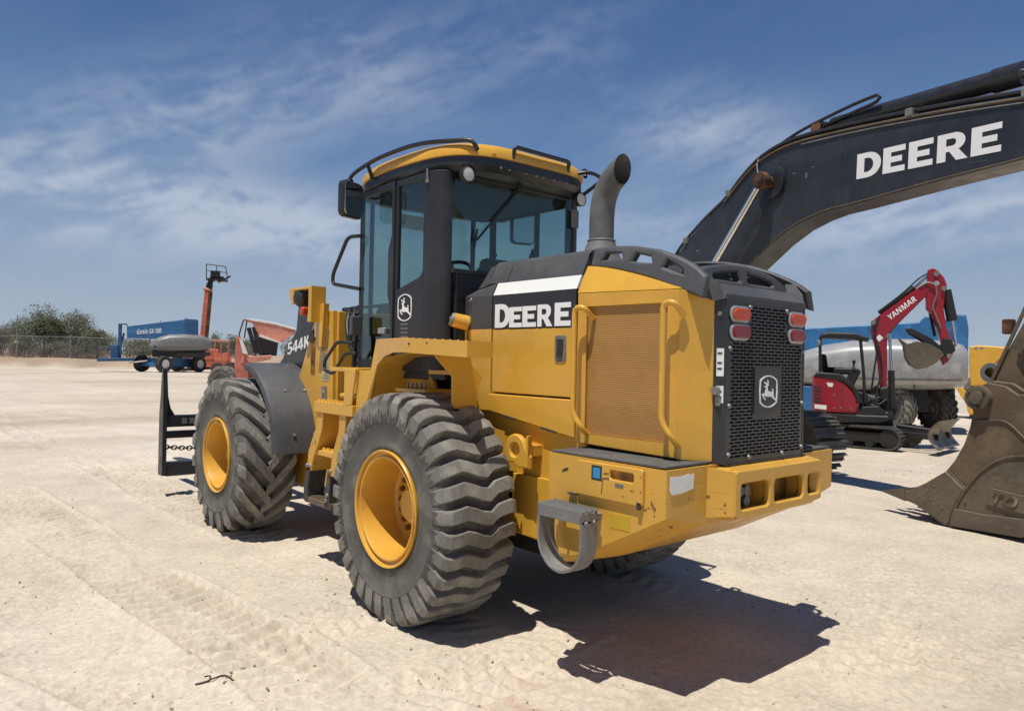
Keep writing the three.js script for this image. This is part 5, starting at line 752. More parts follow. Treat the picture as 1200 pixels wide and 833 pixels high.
  part('shell', [sheet([-0.455, 0.455].map(z => [[5.05, 0.19], ...rest.slice(2, 12)].map(([x, y]) => [x, y + 0.02, z])), 0.6), sheet([-0.455, 0.455].map(z => [[5.05, 0.24], ...rest.slice(2, 12)].map(([x, y]) => [x - 0.02, y + 0.05, z])), 0.6), hull([[4.95, 0.24, -0.46], [4.95, 0.24, 0.46], [5.3, 0.05, -0.46], [5.3, 0.05, 0.46], [5.35, 0.09, -0.46], [5.35, 0.09, 0.46]])], M.steel, bk);
  for (let i = 0; i < 5; i++) { const z = -0.40 + i * 0.20; part('tooth', [hull([[5.05, 0.29, z - 0.05], [5.05, 0.29, z + 0.05], [5.1, 0.14, z - 0.05], [5.1, 0.14, z + 0.05], [4.82, 0.30, z - 0.045], [4.82, 0.30, z + 0.045], [4.85, 0.2, z - 0.045], [4.85, 0.2, z + 0.045]]), hull([[4.86, 0.32, z - 0.055], [4.86, 0.32, z + 0.055], [4.88, 0.18, z - 0.055], [4.88, 0.18, z + 0.055], [4.58, 0.255, z - 0.035], [4.58, 0.255, z + 0.035], [4.58, 0.235, z - 0.035], [4.58, 0.235, z + 0.035]])], M.steel, bk); }
}
// ------------------------------------------------------------------ red mini excavator
{
  const F = frameAt(985, 16.3), { at, L } = F, mini = thing('mini_excavator', 'red and black mini excavator with open canopy and a small blade', 'mini excavator', F.pos, F.yaw);
  const poly = (a, z0, z1, b = 0.01) => F.poly(a, z0, z1, b);
  // undercarriage, turned towards the viewer
  const uc = group('undercarriage', mini); uc.position.set(0.45, 0, -0.05); uc.rotation.y = -0.36;
  part('centre_frame', [span(-0.5, 0.7, 0.2, 0.5, -0.5, 0.5, 0.04), cyl([0, 0.5, 0], [0, 0.66, 0], 0.42, 0.42, 24)], M.miniBlack, uc);
  for (const s of SIDES) {
    const R = 0.235, a = -0.78, b = 0.78, out = []; for (let i = 0; i <= 14; i++) { const q = Math.PI / 2 - Math.PI * i / 14; out.push([b + R * Math.cos(q), R + 0.02 + R * Math.sin(q)]); } for (let i = 0; i <= 14; i++) { const q = -Math.PI / 2 - Math.PI * i / 14; out.push([a + R * Math.cos(q), R + 0.02 + R * Math.sin(q)]); }
    const inn = out.map(([x, y]) => [x > 0 ? b + (x - b) * 0.86 : a + (x - a) * 0.86, R + 0.02 + (y - R - 0.02) * 0.86]);
    const P = out.length, lugs = []; const per = [...out, out[0]]; let acc = 0; for (let i = 0; i < per.length - 1; i++) { const dx = per[i + 1][0] - per[i][0], dy = per[i + 1][1] - per[i][1], d = Math.hypot(dx, dy); let t = (0.075 - acc % 0.075) % 0.075; for (; t < d; t += 0.075) { const g = box(0, 0, 0, 0.035, 0.03, 0.29, 0.004); g.rotateZ(Math.atan2(dy, dx)); g.translate(per[i][0] + dx / d * t, per[i][1] + dy / d * t, s * 0.60); lugs.push(g); } acc += d; }
    part('rubber_track', [prism(out, 'z', s * 0.75, s * 0.45, 0.006, [inn]), ...lugs], M.rubberDark, uc);
    part('track_roller', [cyl([b, R + 0.02, s * 0.5], [b, R + 0.02, s * 0.72], 0.185), cyl([a, R + 0.02, s * 0.5], [a, R + 0.02, s * 0.72], 0.185), ...[-0.4, 0, 0.4].map(x => cyl([x, 0.12, s * 0.5], [x, 0.12, s * 0.72], 0.08)), span(-0.7, 0.7, 0.16, 0.36, s * 0.52, s * 0.70)], M.miniBlack, uc);
    part('blade_arm', beam([0.4, 0.34, s * 0.32], [1.62, 0.34, s * 0.40], 0.08, 0.12), M.miniBlack, uc);
  }
  const bl = []; for (let i = 0; i <= 8; i++) { const t = i / 8; bl.push([1.72 - 0.18 * Math.sin(t * Math.PI), 0.12 + 0.56 * t]); }
  part('blade', prism([...bl, ...bl.slice().reverse().map(([x, y]) => [x - 0.03, y])], 'z', -0.78, 0.78, 0.004), M.wornSteel, uc, 'worn steel dozer blade');
  part('blade_cylinder', cyl([0.55, 0.5, 0], [1.55, 0.42, 0], 0.05), M.miniBlack, uc);
  // upper body
  part('turntable_skirt', [poly([[950, 489], [952, 482], [1010, 486], [1040, 487], [1046, 480], [1050, 492], [1030, 497], [960, 494]], -0.68, 0.68, 0.03)], M.miniBlack, mini);
  const hood = part('side_cover', [poly([[952.5, 442], [956, 438.5], [980, 442], [990, 447], [999, 455], [1005, 465], [1007.5, 474], [1005.5, 485], [952, 482.5]], -0.70, 0.70, 0.05)], M.miniRed, mini, 'glossy red engine cover');
  part('hood_trim', [poly([[954, 440], [958, 436], [985, 438], [998, 447], [1006, 459], [1011, 472], [1006, 472], [999, 456], [988, 447], [970, 443]], -0.72, 0.72, 0.02)], M.miniBlack, mini);
  for (let i = 0; i < 5; i++) part('cover_vent', poly([[953, 452 + i * 4.2], [963.5 - i * 0.2, 453 + i * 4.2], [963.5, 455 + i * 4.2], [953, 454 + i * 4.2]], 0.699, 0.706, 0), M.darkcore, hood);
  part('cover_label', poly([[955, 473.5], [969, 475], [969, 480], [955, 478.5]], 0.7005, 0.7055, 0), M.white, hood); part('cover_label', poly([[969, 448], [977, 449], [976, 453.5], [971, 453]], 0.7005, 0.7055, 0), M.white, hood);
  part('cover_seam', poly([[987, 450], [987.8, 450], [987.8, 484], [987, 484]], 0.7005, 0.703, 0), M.darkcore, hood);
  for (const [u, v] of [[978, 463], [978, 478], [986, 478], [998, 479]]) part('cover_bolt', disc(at(u, v, 0.702), 0.02, [0, 0, 1]), M.bolt, hood);
  // floor, seat, levers, canopy
  part('floor', [poly([[990, 478], [1030, 476], [1038, 482], [1038, 488], [990, 487]], -0.66, 0.66, 0.01), poly([[1004, 458], [1018, 462], [1018, 478], [1004, 478]], -0.2, 0.4, 0.03)], M.miniBlack, mini);
  part('seat', [box(-0.12, 1.62, -0.1, 0.46, 0.16, 0.48, 0.05), rotated(box(-0.30, 1.78, -0.1, 0.13, 0.42, 0.46, 0.05), 'Z', 0.15, [-0.3, 1.6, 0])], M.fabric, mini);
  part('control_lever', [[0.22, 0.3], [0.22, -0.45], [0.42, 0.0], [0.42, -0.2]].map(([x, z], i) => [cyl([x, 1.3, z], [x + 0.05, 1.78 - i * 0.05, z], 0.016), cyl([x + 0.05, 1.78 - i * 0.05, z], [x + 0.05, 1.86 - i * 0.05, z], 0.03)]).flat().slice(0, 2), M.miniBlack, mini);
  part('console', [box(0.12, 1.62, 0.32, 0.5, 0.14, 0.16, 0.04), rotated(box(0.25, 1.5, 0.3, 0.2, 0.4, 0.2, 0.04), 'Z', -0.4, [0.25, 1.5, 0.3])], M.miniBlack, mini);
  for (const z of [-0.52, 0.52]) {
    part('canopy_post', tube([at(961.5, 440, z), at(961.5, 396, z), at(966, 391, z), at(985, 391, z)], 0.032, 0.08, 8), M.miniBlack, mini);
    part('canopy_post', tube([at(1014.5, 472, z), at(1012, 430, z), at(1008.5, 396, z), at(1003, 393, z), at(985, 392, z)], 0.032, 0.08, 8), M.miniBlack, mini);
  }
  part('canopy_roof', [poly([[962, 395], [964, 391], [972, 389.5], [1003, 390.5], [1018, 395], [1019, 399], [1004, 397], [985, 395.5]], -0.58, 0.58, 0.02)], M.miniBlack, mini);
  part('canopy_lamp', [cyl(at(959, 402, 0.5), at(962, 402, 0.5), 0.09, 0.07)], M.bolt, mini);
  // boom
  const boom = part('boom', [poly([[1033, 462], [1027.7, 415.6], [1021, 389], [1021.5, 380], [1025, 374], [1086, 330], [1091, 336], [1086, 347], [1051.5, 381], [1043, 391], [1040, 400], [1040, 458]], -0.12, 0.12, 0.02)], M.miniRed, mini, 'red boom with white lettering');
  part('lettering', lay(words('YANMAR', 0.66, 0.115, 0.004, 0.15), at(1043.5, 375.5, 0.121), [29, 24.5, 0], [-24.5, 29, 0]), M.letter, boom, 'white lettering YANMAR');
  part('emblem', lay(box(0, 0, 0, 0.11, 0.11, 0.004, 0), at(1031, 396, 0.122), [1, 1, 0], [-1, 1, 0]), M.letter, boom, 'white diamond emblem');
  part('boom_cylinder', [cyl(at(1046, 478, 0.2), at(1045, 434, 0.2), 0.065), cyl(at(1046, 478, -0.2), at(1045, 434, -0.2), 0.065)].slice(0, 1), M.miniBlack, mini);
  part('cylinder_rod', cyl(at(1045, 434, 0.2), at(1043, 392, 0.16), 0.03), M.chrome, mini);
  part('arm_cylinder', [beam(at(1031.5, 368, 0), at(1064, 344, 0), 0.16, 0.15), cyl(at(1064, 344, 0), at(1072, 337, 0), 0.06)], M.miniBlack, boom);
  part('cylinder_rod', cyl(at(1070, 339, 0), at(1094, 318, 0), 0.03), M.chrome, boom);
  part('hydraulic_hose', [hoseT([at(1033, 364, 0.1), at(1060, 342, 0.12), at(1078, 326, 0.1), at(1088, 320, 0.08)], 0.018)], M.hose, boom);
  const arm = part('dipper_arm', [poly([[1088, 316], [1094, 314], [1100, 317], [1107, 325], [1110.5, 334], [1109, 345], [1106.5, 362], [1110, 385], [1120, 407], [1118, 414], [1112, 424], [1106, 428], [1103, 420], [1104, 405], [1099, 385], [1092, 368], [1086, 362], [1085.5, 345], [1087, 334]], -0.10, 0.10, 0.02)], M.miniRed, mini, 'red dipper arm');
  part('arm_emblem', [cyl(at(1098, 332, 0.10), at(1098, 332, 0.104), 0.055)], M.letter, arm);
  part('hydraulic_hose', [hoseT([at(1078, 336, 0.13), at(1088, 331, 0.14), at(1096, 334, 0.15), at(1098, 345, 0.14), at(1094, 360, 0.14), at(1098, 372, 0.14), at(1103, 384, 0.13)], 0.018, 6, 40)], M.galv, arm);
  part('bucket_cylinder', [cyl(at(1109, 340, 0), at(1116.5, 376, 0), 0.10, 0.10)], M.miniBlack, arm);
  part('cylinder_rod', cyl(at(1116.5, 376, 0), at(1121, 406, 0), 0.03), M.chrome, arm);
  part('linkage', [cyl(at(1090, 365, -0.12), at(1096, 394, -0.12), 0.03), poly([[1102, 410], [1106, 396], [1116, 398], [1120, 408], [1112, 420]], -0.16, 0.16, 0.01), cyl(at(1105, 416, -0.2), at(1105, 416, 0.2), 0.05), cyl(at(1117, 410, -0.18), at(1117, 410, 0.18), 0.05)], M.miniBlack, arm);
  part('thumb', [poly([[1062, 385], [1068, 384], [1092, 396], [1108, 410], [1104, 417], [1094, 410], [1080, 399], [1066, 391]], -0.16, 0.16, 0.015)], M.miniBlack, mini, 'black hydraulic thumb');
  const bk = part('bucket', [poly([[1060, 404], [1063, 420], [1068, 428], [1077, 432.5], [1087, 431], [1098, 425], [1107, 416], [1104, 411], [1092, 408], [1086, 412], [1084, 421], [1076, 424], [1070, 419], [1066, 406]], -0.30, 0.30, 0.01), poly([[1060, 404], [1063, 420], [1068, 428], [1077, 432.5], [1087, 431], [1098, 425], [1107, 416], [1104, 411], [1090, 403], [1075, 400]], 0.29, 0.31, 0.004), poly([[1060, 404], [1063, 420], [1068, 428], [1077, 432.5], [1087, 431], [1098, 425], [1107, 416], [1104, 411], [1090, 403], [1075, 400]], -0.31, -0.29, 0.004)], M.steel, mini);
  for (let i = 0; i < 4; i++) { const z = -0.24 + i * 0.16; part('tooth', hull([at(1059, 406, z - 0.03), at(1059, 406, z + 0.03), at(1067, 405, z - 0.03), at(1067, 405, z + 0.03), at(1052, 397, z - 0.015), at(1052, 397, z + 0.015), at(1053.5, 396, z - 0.015), at(1053.5, 396, z + 0.015)]), M.wornSteel, bk); }
  part('swing_bracket', [poly([[1030, 455], [1042, 452], [1050, 465], [1053, 480], [1047, 490], [1034, 488]], -0.22, 0.22, 0.03), cyl(at(1040, 492, 0), at(1040, 455, 0), 0.12)], M.miniBlack, mini);
  part('hydraulic_hose', [hoseT([at(1020, 470, 0.2), at(1024, 440, 0.22), at(1028, 410, 0.18), at(1026, 385, 0.15), at(1031, 370, 0.12)], 0.022, 6, 30)], M.hose, mini);
  part('hydraulic_hose', [hoseT([at(1018, 474, 0.15), at(1030, 450, 0.26), at(1034, 430, 0.22), at(1030, 405, 0.18)], 0.02, 6, 30)], M.hose, mini);
  for (let i = 0; i < 6; i++) part('hydraulic_hose', hoseT([at(1008 + i * 2, 478 - i, 0.30 - i * 0.08), at(1018 + i * 2.5, 466 + (i % 3) * 4, 0.36 - i * 0.06), at(1028 + i * 2, 474 - (i % 2) * 8, 0.34 - i * 0.05), at(1040 + i, 468 + (i % 3) * 5, 0.24 - i * 0.05)], 0.019, 6, 20), M.hose, mini);
  part('valve_block', poly([[1016, 462], [1026, 464], [1027, 476], [1016, 476]], 0.0, 0.30, 0.01), M.grey, mini);
  part('pedal', poly([[1022, 456], [1027, 452], [1029, 454], [1024, 459]], -0.1, 0.05, 0.005), M.miniBlack, mini);
  for (const [u, v] of [[1024, 378], [1041, 462], [1098, 321], [1113, 417], [1041.5, 394], [1107, 338]]) part('pivot_pin', cyl(at(u, v, 0.10), at(u, v, 0.17), 0.055, 0.05, 14), M.bolt, mini);
  part('cover_hinge', poly([[1003, 466], [1007, 467], [1007, 471], [1003, 470]], 0.705, 0.715, 0), M.miniBlack, mini);
  part('guard_plate', poly([[1026, 480], [1046, 484], [1052, 500], [1040, 508], [1022, 500]], -0.1, 0.42, 0.03), M.miniBlack, mini);
  part('warning_label', poly([[1046.5, 492], [1049, 492], [1050, 501], [1047.5, 501]], 0.425, 0.43, 0), M.white, mini);
}
// ------------------------------------------------------------------ machines standing farther off
const liftWheels = wheelSet(0.66, 0.22, 0.34, 'chev', 18, 0.05, 0.12, 0), bigLift = wheelSet(0.62, 0.21, 0.33, 'chev', 18, 0.045, 0.12, 0);
// rounded engine cover: stations along its length as (column, top, bottom), half-width, middle
function coverHull(F, stn, half, zc) {
  const n = stn.length, rows = stn.map(([u, a, b], i) => { const [x, yt] = F.L(u, a, zc + half * 0.5), yb = F.L(u, b, zc + half * 0.5)[1], c = (yt + yb) / 2, h = (yt - yb) / 2, w = half * Math.min(1, 0.40 + 0.6 * Math.sin(Math.PI / 2 * Math.min(1, (i + 0.5) / 3)), 0.72 + 0.28 * Math.sin(Math.PI / 2 * Math.min(1, (n - 0.5 - i) / 2.5))); const r = []; for (let k = 0; k <= 32; k++) { const q = k / 32 * 2 * Math.PI, cs = Math.cos(q), sn = Math.sin(q); r.push([x, c + h * Math.sign(sn) * Math.pow(Math.abs(sn), sn < 0 ? 0.45 : 0.62), zc + w * Math.sign(cs) * Math.pow(Math.abs(cs), 0.6)]); } return r; });
  const cap = r => { const m = r.reduce((a, p) => [a[0] + p[0] / 33, a[1] + p[1] / 33, a[2] + p[2] / 33], [0, 0, 0]); return sheet([r, r.map(() => m)], 0); };
  return [sheet(rows, 0.9), cap(rows[0]), cap(rows[n - 1])];
}
{ // blue boom lift at the left, its grey turntable cover and low basket
  const F = frameAt(195, 66), { L, at, poly } = F, t = thing('boom_lift', 'blue telescopic boom lift with grey rounded turntable cover and basket lowered to the ground', 'boom lift', F.pos, F.yaw);
  const ch = group('chassis', t); ch.position.set(0.35, 0, -1.6); ch.rotation.y = 0.72;
  part('chassis_frame', [span(-2.0, 2.0, 0.45, 1.25, -0.75, 0.75, 0.05), span(-2.2, -1.6, 0.5, 0.85, -1.3, 1.3, 0.03), span(1.6, 2.2, 0.5, 0.85, -1.3, 1.3, 0.03)], M.blue, ch);
  for (const x of [-1.95, 1.95]) for (const s of SIDES) makeWheel(ch, 'wheel', [x, 0.74, s * 1.35], s, liftWheels, { tyre: M.rubberDark, rim: M.white }).scale.setScalar(1.13);
  part('turntable_cover', coverHull(F, [[174.5, 403, 409], [178, 399, 411], [186, 394.5, 412], [198, 391.5, 412.5], [215, 391, 412.5], [235, 392.5, 412], [243, 395.5, 411], [247, 400, 409]], 1.25, -0.6), M.coverDark, t, 'rounded grey turntable cover');
  part('turntable', [span(-1.2, 3.2, 1.35, 1.95, -1.3, 0.4, 0.1)], M.miniBlack, t);
  for (const u of [182, 240]) part('cover_latch', box(...at(u, 406, 0.5), 0.3, 0.14, 0.1, 0.02), M.miniBlack, t);
  part('rear_panel', poly([[205, 413], [246, 412.5], [246, 417], [205, 418]], -1.4, 0.55, 0.02), M.miniBlack, t);
  const bm = part('boom', [poly([[148, 382], [217, 374], [217, 395], [190, 397], [148, 396]], -0.9, 0.0, 0.03)], M.blue, t);
  part('boom_end', [poly([[216, 373], [232, 374.5], [232, 395.5], [216, 395.5]], -1.05, 0.15, 0.04)], M.blueDark, bm);
  part('lettering', lay(words('Genie SX-180', 1.95, 0.46, 0.02, 0.2), at(159.5, 391.8, 0.001), [1, 0.09, 0], [0, 1, 0]), M.letter, bm, 'white lettering Genie SX-180');
  part('jib', [beam(at(140.5, 379, -0.4), at(139.5, 421, -0.4), 0.3, 0.3), beam(at(145, 390, -0.4), at(137, 420, -0.5), 0.12, 0.14)], M.blueDark, t);
  part('hydraulic_hose', [hoseT([at(140, 385, -0.3), at(142, 380, -0.3), at(147, 380, -0.3), at(151, 386, -0.3)], 0.06)], M.hose, t);
  part('basket_floor', [poly([[113, 420], [156, 419], [156, 423], [113, 423.5]], -1.2, 0.4, 0.02)], M.blueDark, t);
  part('control_box', [poly([[129, 404], [138, 404], [138, 420], [129, 420]], -0.7, -0.1, 0.03)], M.blueDark, t);
  for (const z of [-1.1, 0.3]) { part('basket_rail', tube([at(114, 421, z), at(114, 407, z), at(136, 407, z)], 0.025, 0.05, 5), M.blueDark, t); }
  part('basket_rail', tube([at(114, 407, -1.1), at(114, 407, 0.3)].flatMap((p, i) => i ? [[p[0], p[1], -0.4], p] : [p]), 0.025, 0.02, 5), M.blueDark, t);
  part('basket_plank', poly([[150, 424], [172, 422], [172, 423.2], [150, 426]], -0.6, 0.0, 0.005), M.white, t);
}
{ // orange lift with its boom raised
  const F = frameAt(238, 73), { L, at, poly } = F, t = thing('boom_lift', 'faded orange boom lift with its boom raised steeply and basket high in the sky', 'boom lift', F.pos, F.yaw);
  part('chassis_frame', span(-1.9, 1.9, 0.4, 1.0, -1.0, 1.0, 0.05), M.orange, t); part('turntable', span(-1.6, 1.4, 1.0, 2.2, -1.0, 1.0, 0.15), M.orange, t);
  for (const x of [-1.6, 1.6]) for (const s of SIDES) makeWheel(t, 'wheel', [x, 0.66, s * 1.1], s, liftWheels, { tyre: M.rubberDark, rim: M.white });
  const b = part('boom', [beam(at(236.8, 410, 0.2), at(243.5, 342, 0.2), 0.75, 0.70)], M.orange, t); part('boom_section', [beam(at(243, 345, 0.2), at(245.5, 333, 0.2), 0.55, 0.62)], M.miniBlack, b); part('boom_edge', [beam(at(240.2, 410, 0.45), at(246.5, 342, 0.45), 0.3, 0.36)], M.rust, b);
  part('boom_collar', [beam(at(242.8, 341, 0.2), at(243.6, 338, 0.2), 0.85, 0.92)], M.salmon, b);
  part('jib', [beam(at(245, 333, 0.2), at(249, 325, 0.2), 0.4, 0.5), beam(at(247, 326, 0.2), at(262, 326, 0.2), 0.4, 0.35), box(...at(252, 321, 0.2), 0.9, 0.6, 0.5)], M.miniBlack, t);
  const R = []; for (const z of [-0.7, 0.9]) R.push(tube([at(241.5, 326, z), at(241.5, 309.5, z), at(264, 312.5, z), at(266.5, 327, z)], 0.045, 0.1, 5), tube([at(241.5, 317, z), at(266, 319.5, z)].flatMap((p, i, a) => i ? [[(a[0][0] + p[0]) / 2, (a[0][1] + p[1]) / 2, z], p] : [p]), 0.035, 0.02, 5), cyl(at(253, 311, z), at(254, 327, z), 0.04, 0.04, 6));
  for (const [u, v] of [[241.5, 309.5], [264, 312.5], [241.5, 317], [266, 319.5]]) R.push(cyl(at(u, v, -0.7), at(u, v, 0.9), 0.04, 0.04, 6));
  part('basket', [...R, poly([[241, 325.5], [267, 328], [267, 329], [241, 326.5]], -0.75, 0.95, 0.005), poly([[255, 329.5], [270, 322.5], [270, 324], [256, 331]], -0.2, 0.6, 0.005)], M.miniBlack, t, 'open tubular work basket');
}
{ // small orange machine with a roll frame
  const F = frameAt(261, 60), { L, at, poly } = F, t = thing('compact_tractor', 'small orange machine with a square roll-over frame parked before the trees', 'tractor', F.pos, F.yaw);
  const b = part('body', [poly([[251, 430], [251, 412], [262, 416], [266, 420], [266, 430]], -0.6, 0.6, 0.04), poly([[258, 424], [260, 413], [269, 413], [271, 419], [270, 426]], -0.5, 0.5, 0.05)], M.orange, t);
  for (const z of [-0.55, 0.55]) { part('roll_frame', tube([at(252, 416, z), at(251, 399, z), at(267.5, 400, z), at(266.5, 416, z)], 0.05, 0.08, 6), M.orange, t); part('roll_frame', cyl(at(258.5, 400, z), at(258.5, 416, z), 0.05, 0.05, 6), M.orange, t); }
  part('roof', poly([[248.5, 397.5], [268.5, 398.5], [268.5, 400.5], [248.5, 399.5]], -0.65, 0.65, 0.01), M.salmon, t);
  for (const u of [254, 268]) for (const s of SIDES) makeWheel(t, 'wheel', [L(u, 440)[0], 0.5, s * 0.65], s, liftWheels, { tyre: M.rubberDark, rim: M.orange }).scale.setScalar(0.76);
}
{ // faded telehandler behind the loader's front wheel
  const F = frameAt(278, 29), { L, at, poly } = F, t = thing('telehandler', 'sun-faded salmon telehandler seen from behind beside the loader front tyre', 'telehandler', F.pos, F.yaw);
  makeWheel(t, 'wheel', [...L(262, 444).slice(0, 1), 0.64, 0.35], -1, bigLift, { tyre: M.rubber, rim: M.grey }, 0, Math.PI - 0.62);
  makeWheel(t, 'wheel', [...L(318, 444).slice(0, 1), 0.64, 1.3], -1, bigLift, { tyre: M.rubber, rim: M.grey }, 0, Math.PI - 0.62);
  makeWheel(t, 'wheel', [...L(318, 444).slice(0, 1), 0.64, -2.2], -1, bigLift, { tyre: M.rubber, rim: M.grey }, 0, -0.62);
  part('rear_frame', [poly([[277, 393], [280, 394], [284, 404], [288, 416], [291, 425], [292, 452], [277, 452], [274.5, 430], [275, 412]], -0.5, 0.75, 0.03), poly([[285, 425], [330, 426], [330, 452], [285, 452]], -1.4, 0.6, 0.05)], M.coral, t);
  part('fender', [poly([[279, 396], [282, 395], [288, 408], [291, 416.5], [300, 417.5], [318, 416], [317, 421], [300, 424.5], [290, 424], [284, 410]], -1.2, 0.9, 0.02)], M.salmon, t);
  part('panel', [poly([[280, 397], [284, 399], [290, 415], [284, 414]], 0.9, 0.93, 0.004)], M.white, t);
  part('boom', [poly([[285, 374.5], [298, 375.5], [322, 379.5], [347, 386.5], [345, 391], [329, 402], [304, 394], [299, 386], [296, 378]], -0.35, 0.45, 0.03)], M.salmon, t, 'broad salmon boom section');
  part('boom_edge', [poly([[285, 373.5], [300, 374], [323, 378], [347, 385], [347, 387], [322, 380.3], [298, 376.4]], -0.38, 0.48, 0.01), poly([[303.5, 394.5], [329, 402.5], [329, 401], [304, 392]], -0.4, 0.5, 0.006)], M.white, t);
  part('lift_cylinder', [beam(at(291, 384, 0.3), at(300, 414, 0.3), 0.2, 0.16), beam(at(297, 383, 0.1), at(304, 414, 0.1), 0.18, 0.16)].slice(0, 1), M.miniBlack, t); part('lift_cylinder', beam(at(297, 383, 0.1), at(304.5, 414, 0.1), 0.18, 0.16), M.plastic, t);
  part('engine_bay', [poly([[303, 393], [326, 401], [324, 417], [304, 415.5]], -1.0, 0.1, 0.03)], M.black, t);
  part('guard_rail', [tube([at(285, 375, 0.4), at(279.5, 393, 0.4), at(282, 397, 0.4)], 0.03, 0.05, 6)], M.miniBlack, t); part('guard_rail', cyl(at(289, 376, 0.3), at(286, 396, 0.3), 0.025), M.rust, t);
  part('strut', [beam(at(283, 425, 0.76), at(287, 412, 0.76), 0.05, 0.08), beam(at(280, 432, 0.77), at(291, 432, 0.77), 0.03, 0.1)].slice(0, 1), M.salmon, t);
}
{ // boom lift at the right: blue boom folded over a long grey cover
  const F = frameAt(1040, 20.5), { L, at, poly } = F, t = thing('boom_lift', 'blue boom lift with long smooth grey cover parked behind the red mini excavator', 'boom lift', F.pos, F.yaw);
  // cover: rounded hull through stations along its length
  const cv = part('turntable_cover', coverHull(F, [[905, 424, 440], [920, 417, 448], [940, 411.5, 452], [965, 404, 455], [1000, 398.5, 457], [1045, 396.5, 457.5], [1090, 397.5, 457], [1118, 400, 456], [1130, 404, 454], [1134, 409, 450]], 1.15, -0.2), M.cover, t, 'long smooth grey cover');
  part('cover_seam', [tube([at(1071, 402, 0.76), at(1072, 425, 0.965), at(1072, 456, 0.8)], 0.014, 0.3, 6)], M.darkcore, cv);
  part('cover_trim', [beam(at(1000, 444, 0.962), at(1128, 446, 0.90), 0.03, 0.025)], M.plastic, cv);
  part('cover_emblem', lay(new THREE.TorusGeometry(0.16, 0.014, 5, 24), at(1113, 430, 0.80), [1, 0, -0.2], [0, 1, 0]), M.grey, cv);
  const bm = part('boom', [poly([[880, 389], [939, 384.5], [1078, 377], [1084, 371], [1092, 369.5], [1100, 372], [1118, 374], [1118, 425], [1060, 428], [880, 432]], -1.35, -0.30, 0.04)], M.blue, t);
  part('boom_end', [poly([[1117, 367.5], [1133, 368.5], [1136, 385], [1135, 417], [1117, 418]], -1.45, -0.05, 0.05)], M.blue, bm);
  part('chassis_frame', [poly([[900, 455], [1000, 455], [1000, 492], [900, 492]], -0.75, 0.75, 0.05), poly([[930, 452], [953, 452], [953, 484], [930, 484]], 0.2, 0.85, 0.03)], M.blue, t);
  part('chassis_frame', [poly([[1000, 455], [1120, 455], [1120, 485], [1000, 485]], -1.5, -0.3, 0.05)], M.black, t);
  makeWheel(t, 'wheel', [L(1054, 0)[0], 0.615, 0.35], -1, bigLift, { tyre: M.rubber, rim: M.grey }, 0.1, Math.PI - 0.55);
  makeWheel(t, 'wheel', [L(1107, 0)[0], 0.615, -0.35], -1, bigLift, { tyre: M.rubberDark, rim: M.grey }, 0.2, Math.PI - 1.0);
  makeWheel(t, 'wheel', [L(905, 0)[0], 0.615, 0.6], -1, bigLift, { tyre: M.rubber, rim: M.grey }, 0.1, Math.PI - 0.55);
  makeWheel(t, 'wheel', [L(960, 0)[0], 0.615, -1.4], -1, bigLift, { tyre: M.rubberDark, rim: M.grey }, 0.1, Math.PI - 0.55);
}
{ // yellow machine behind the excavator bucket
  const F = frameAt(1150, 26), { L, at, poly } = F, t = thing('yellow_loader', 'yellow loader mostly hidden behind the brown excavator bucket', 'loader', F.pos, F.yaw);
  part('hood', [poly([[1136, 424], [1137, 406], [1146, 404.5], [1156, 405], [1250, 412], [1252, 452], [1138, 452]], -0.7, 0.7, 0.04)], M.yellow, t);
  for (const u of [1142, 1149]) part('hood_slot', poly([[u, 407], [u + 4, 407.3], [u + 4, 409.5], [u, 409.2]], 0.695, 0.703, 0), M.grey, t);
  part('frame', [poly([[1121, 455], [1126, 453], [1140, 464], [1170, 462], [1250, 462], [1250, 482], [1136, 486], [1133, 474]], -0.6, 0.8, 0.03)], M.yellow, t);
  part('underbody', poly([[1134, 480], [1250, 478], [1250, 487], [1138, 489]], -0.6, 0.6, 0.02), M.black, t);
  part('bumper', poly([[1130, 440], [1142, 446], [1142, 462], [1130, 456]], -0.5, 0.6, 0.03), M.grey, t);
  for (const u of [1185, 1245]) for (const s of SIDES) makeWheel(t, 'wheel', [L(u, 0)[0], 0.61, s * 0.9], s, bigLift, { tyre: M.rubber, rim: M.rim });
}
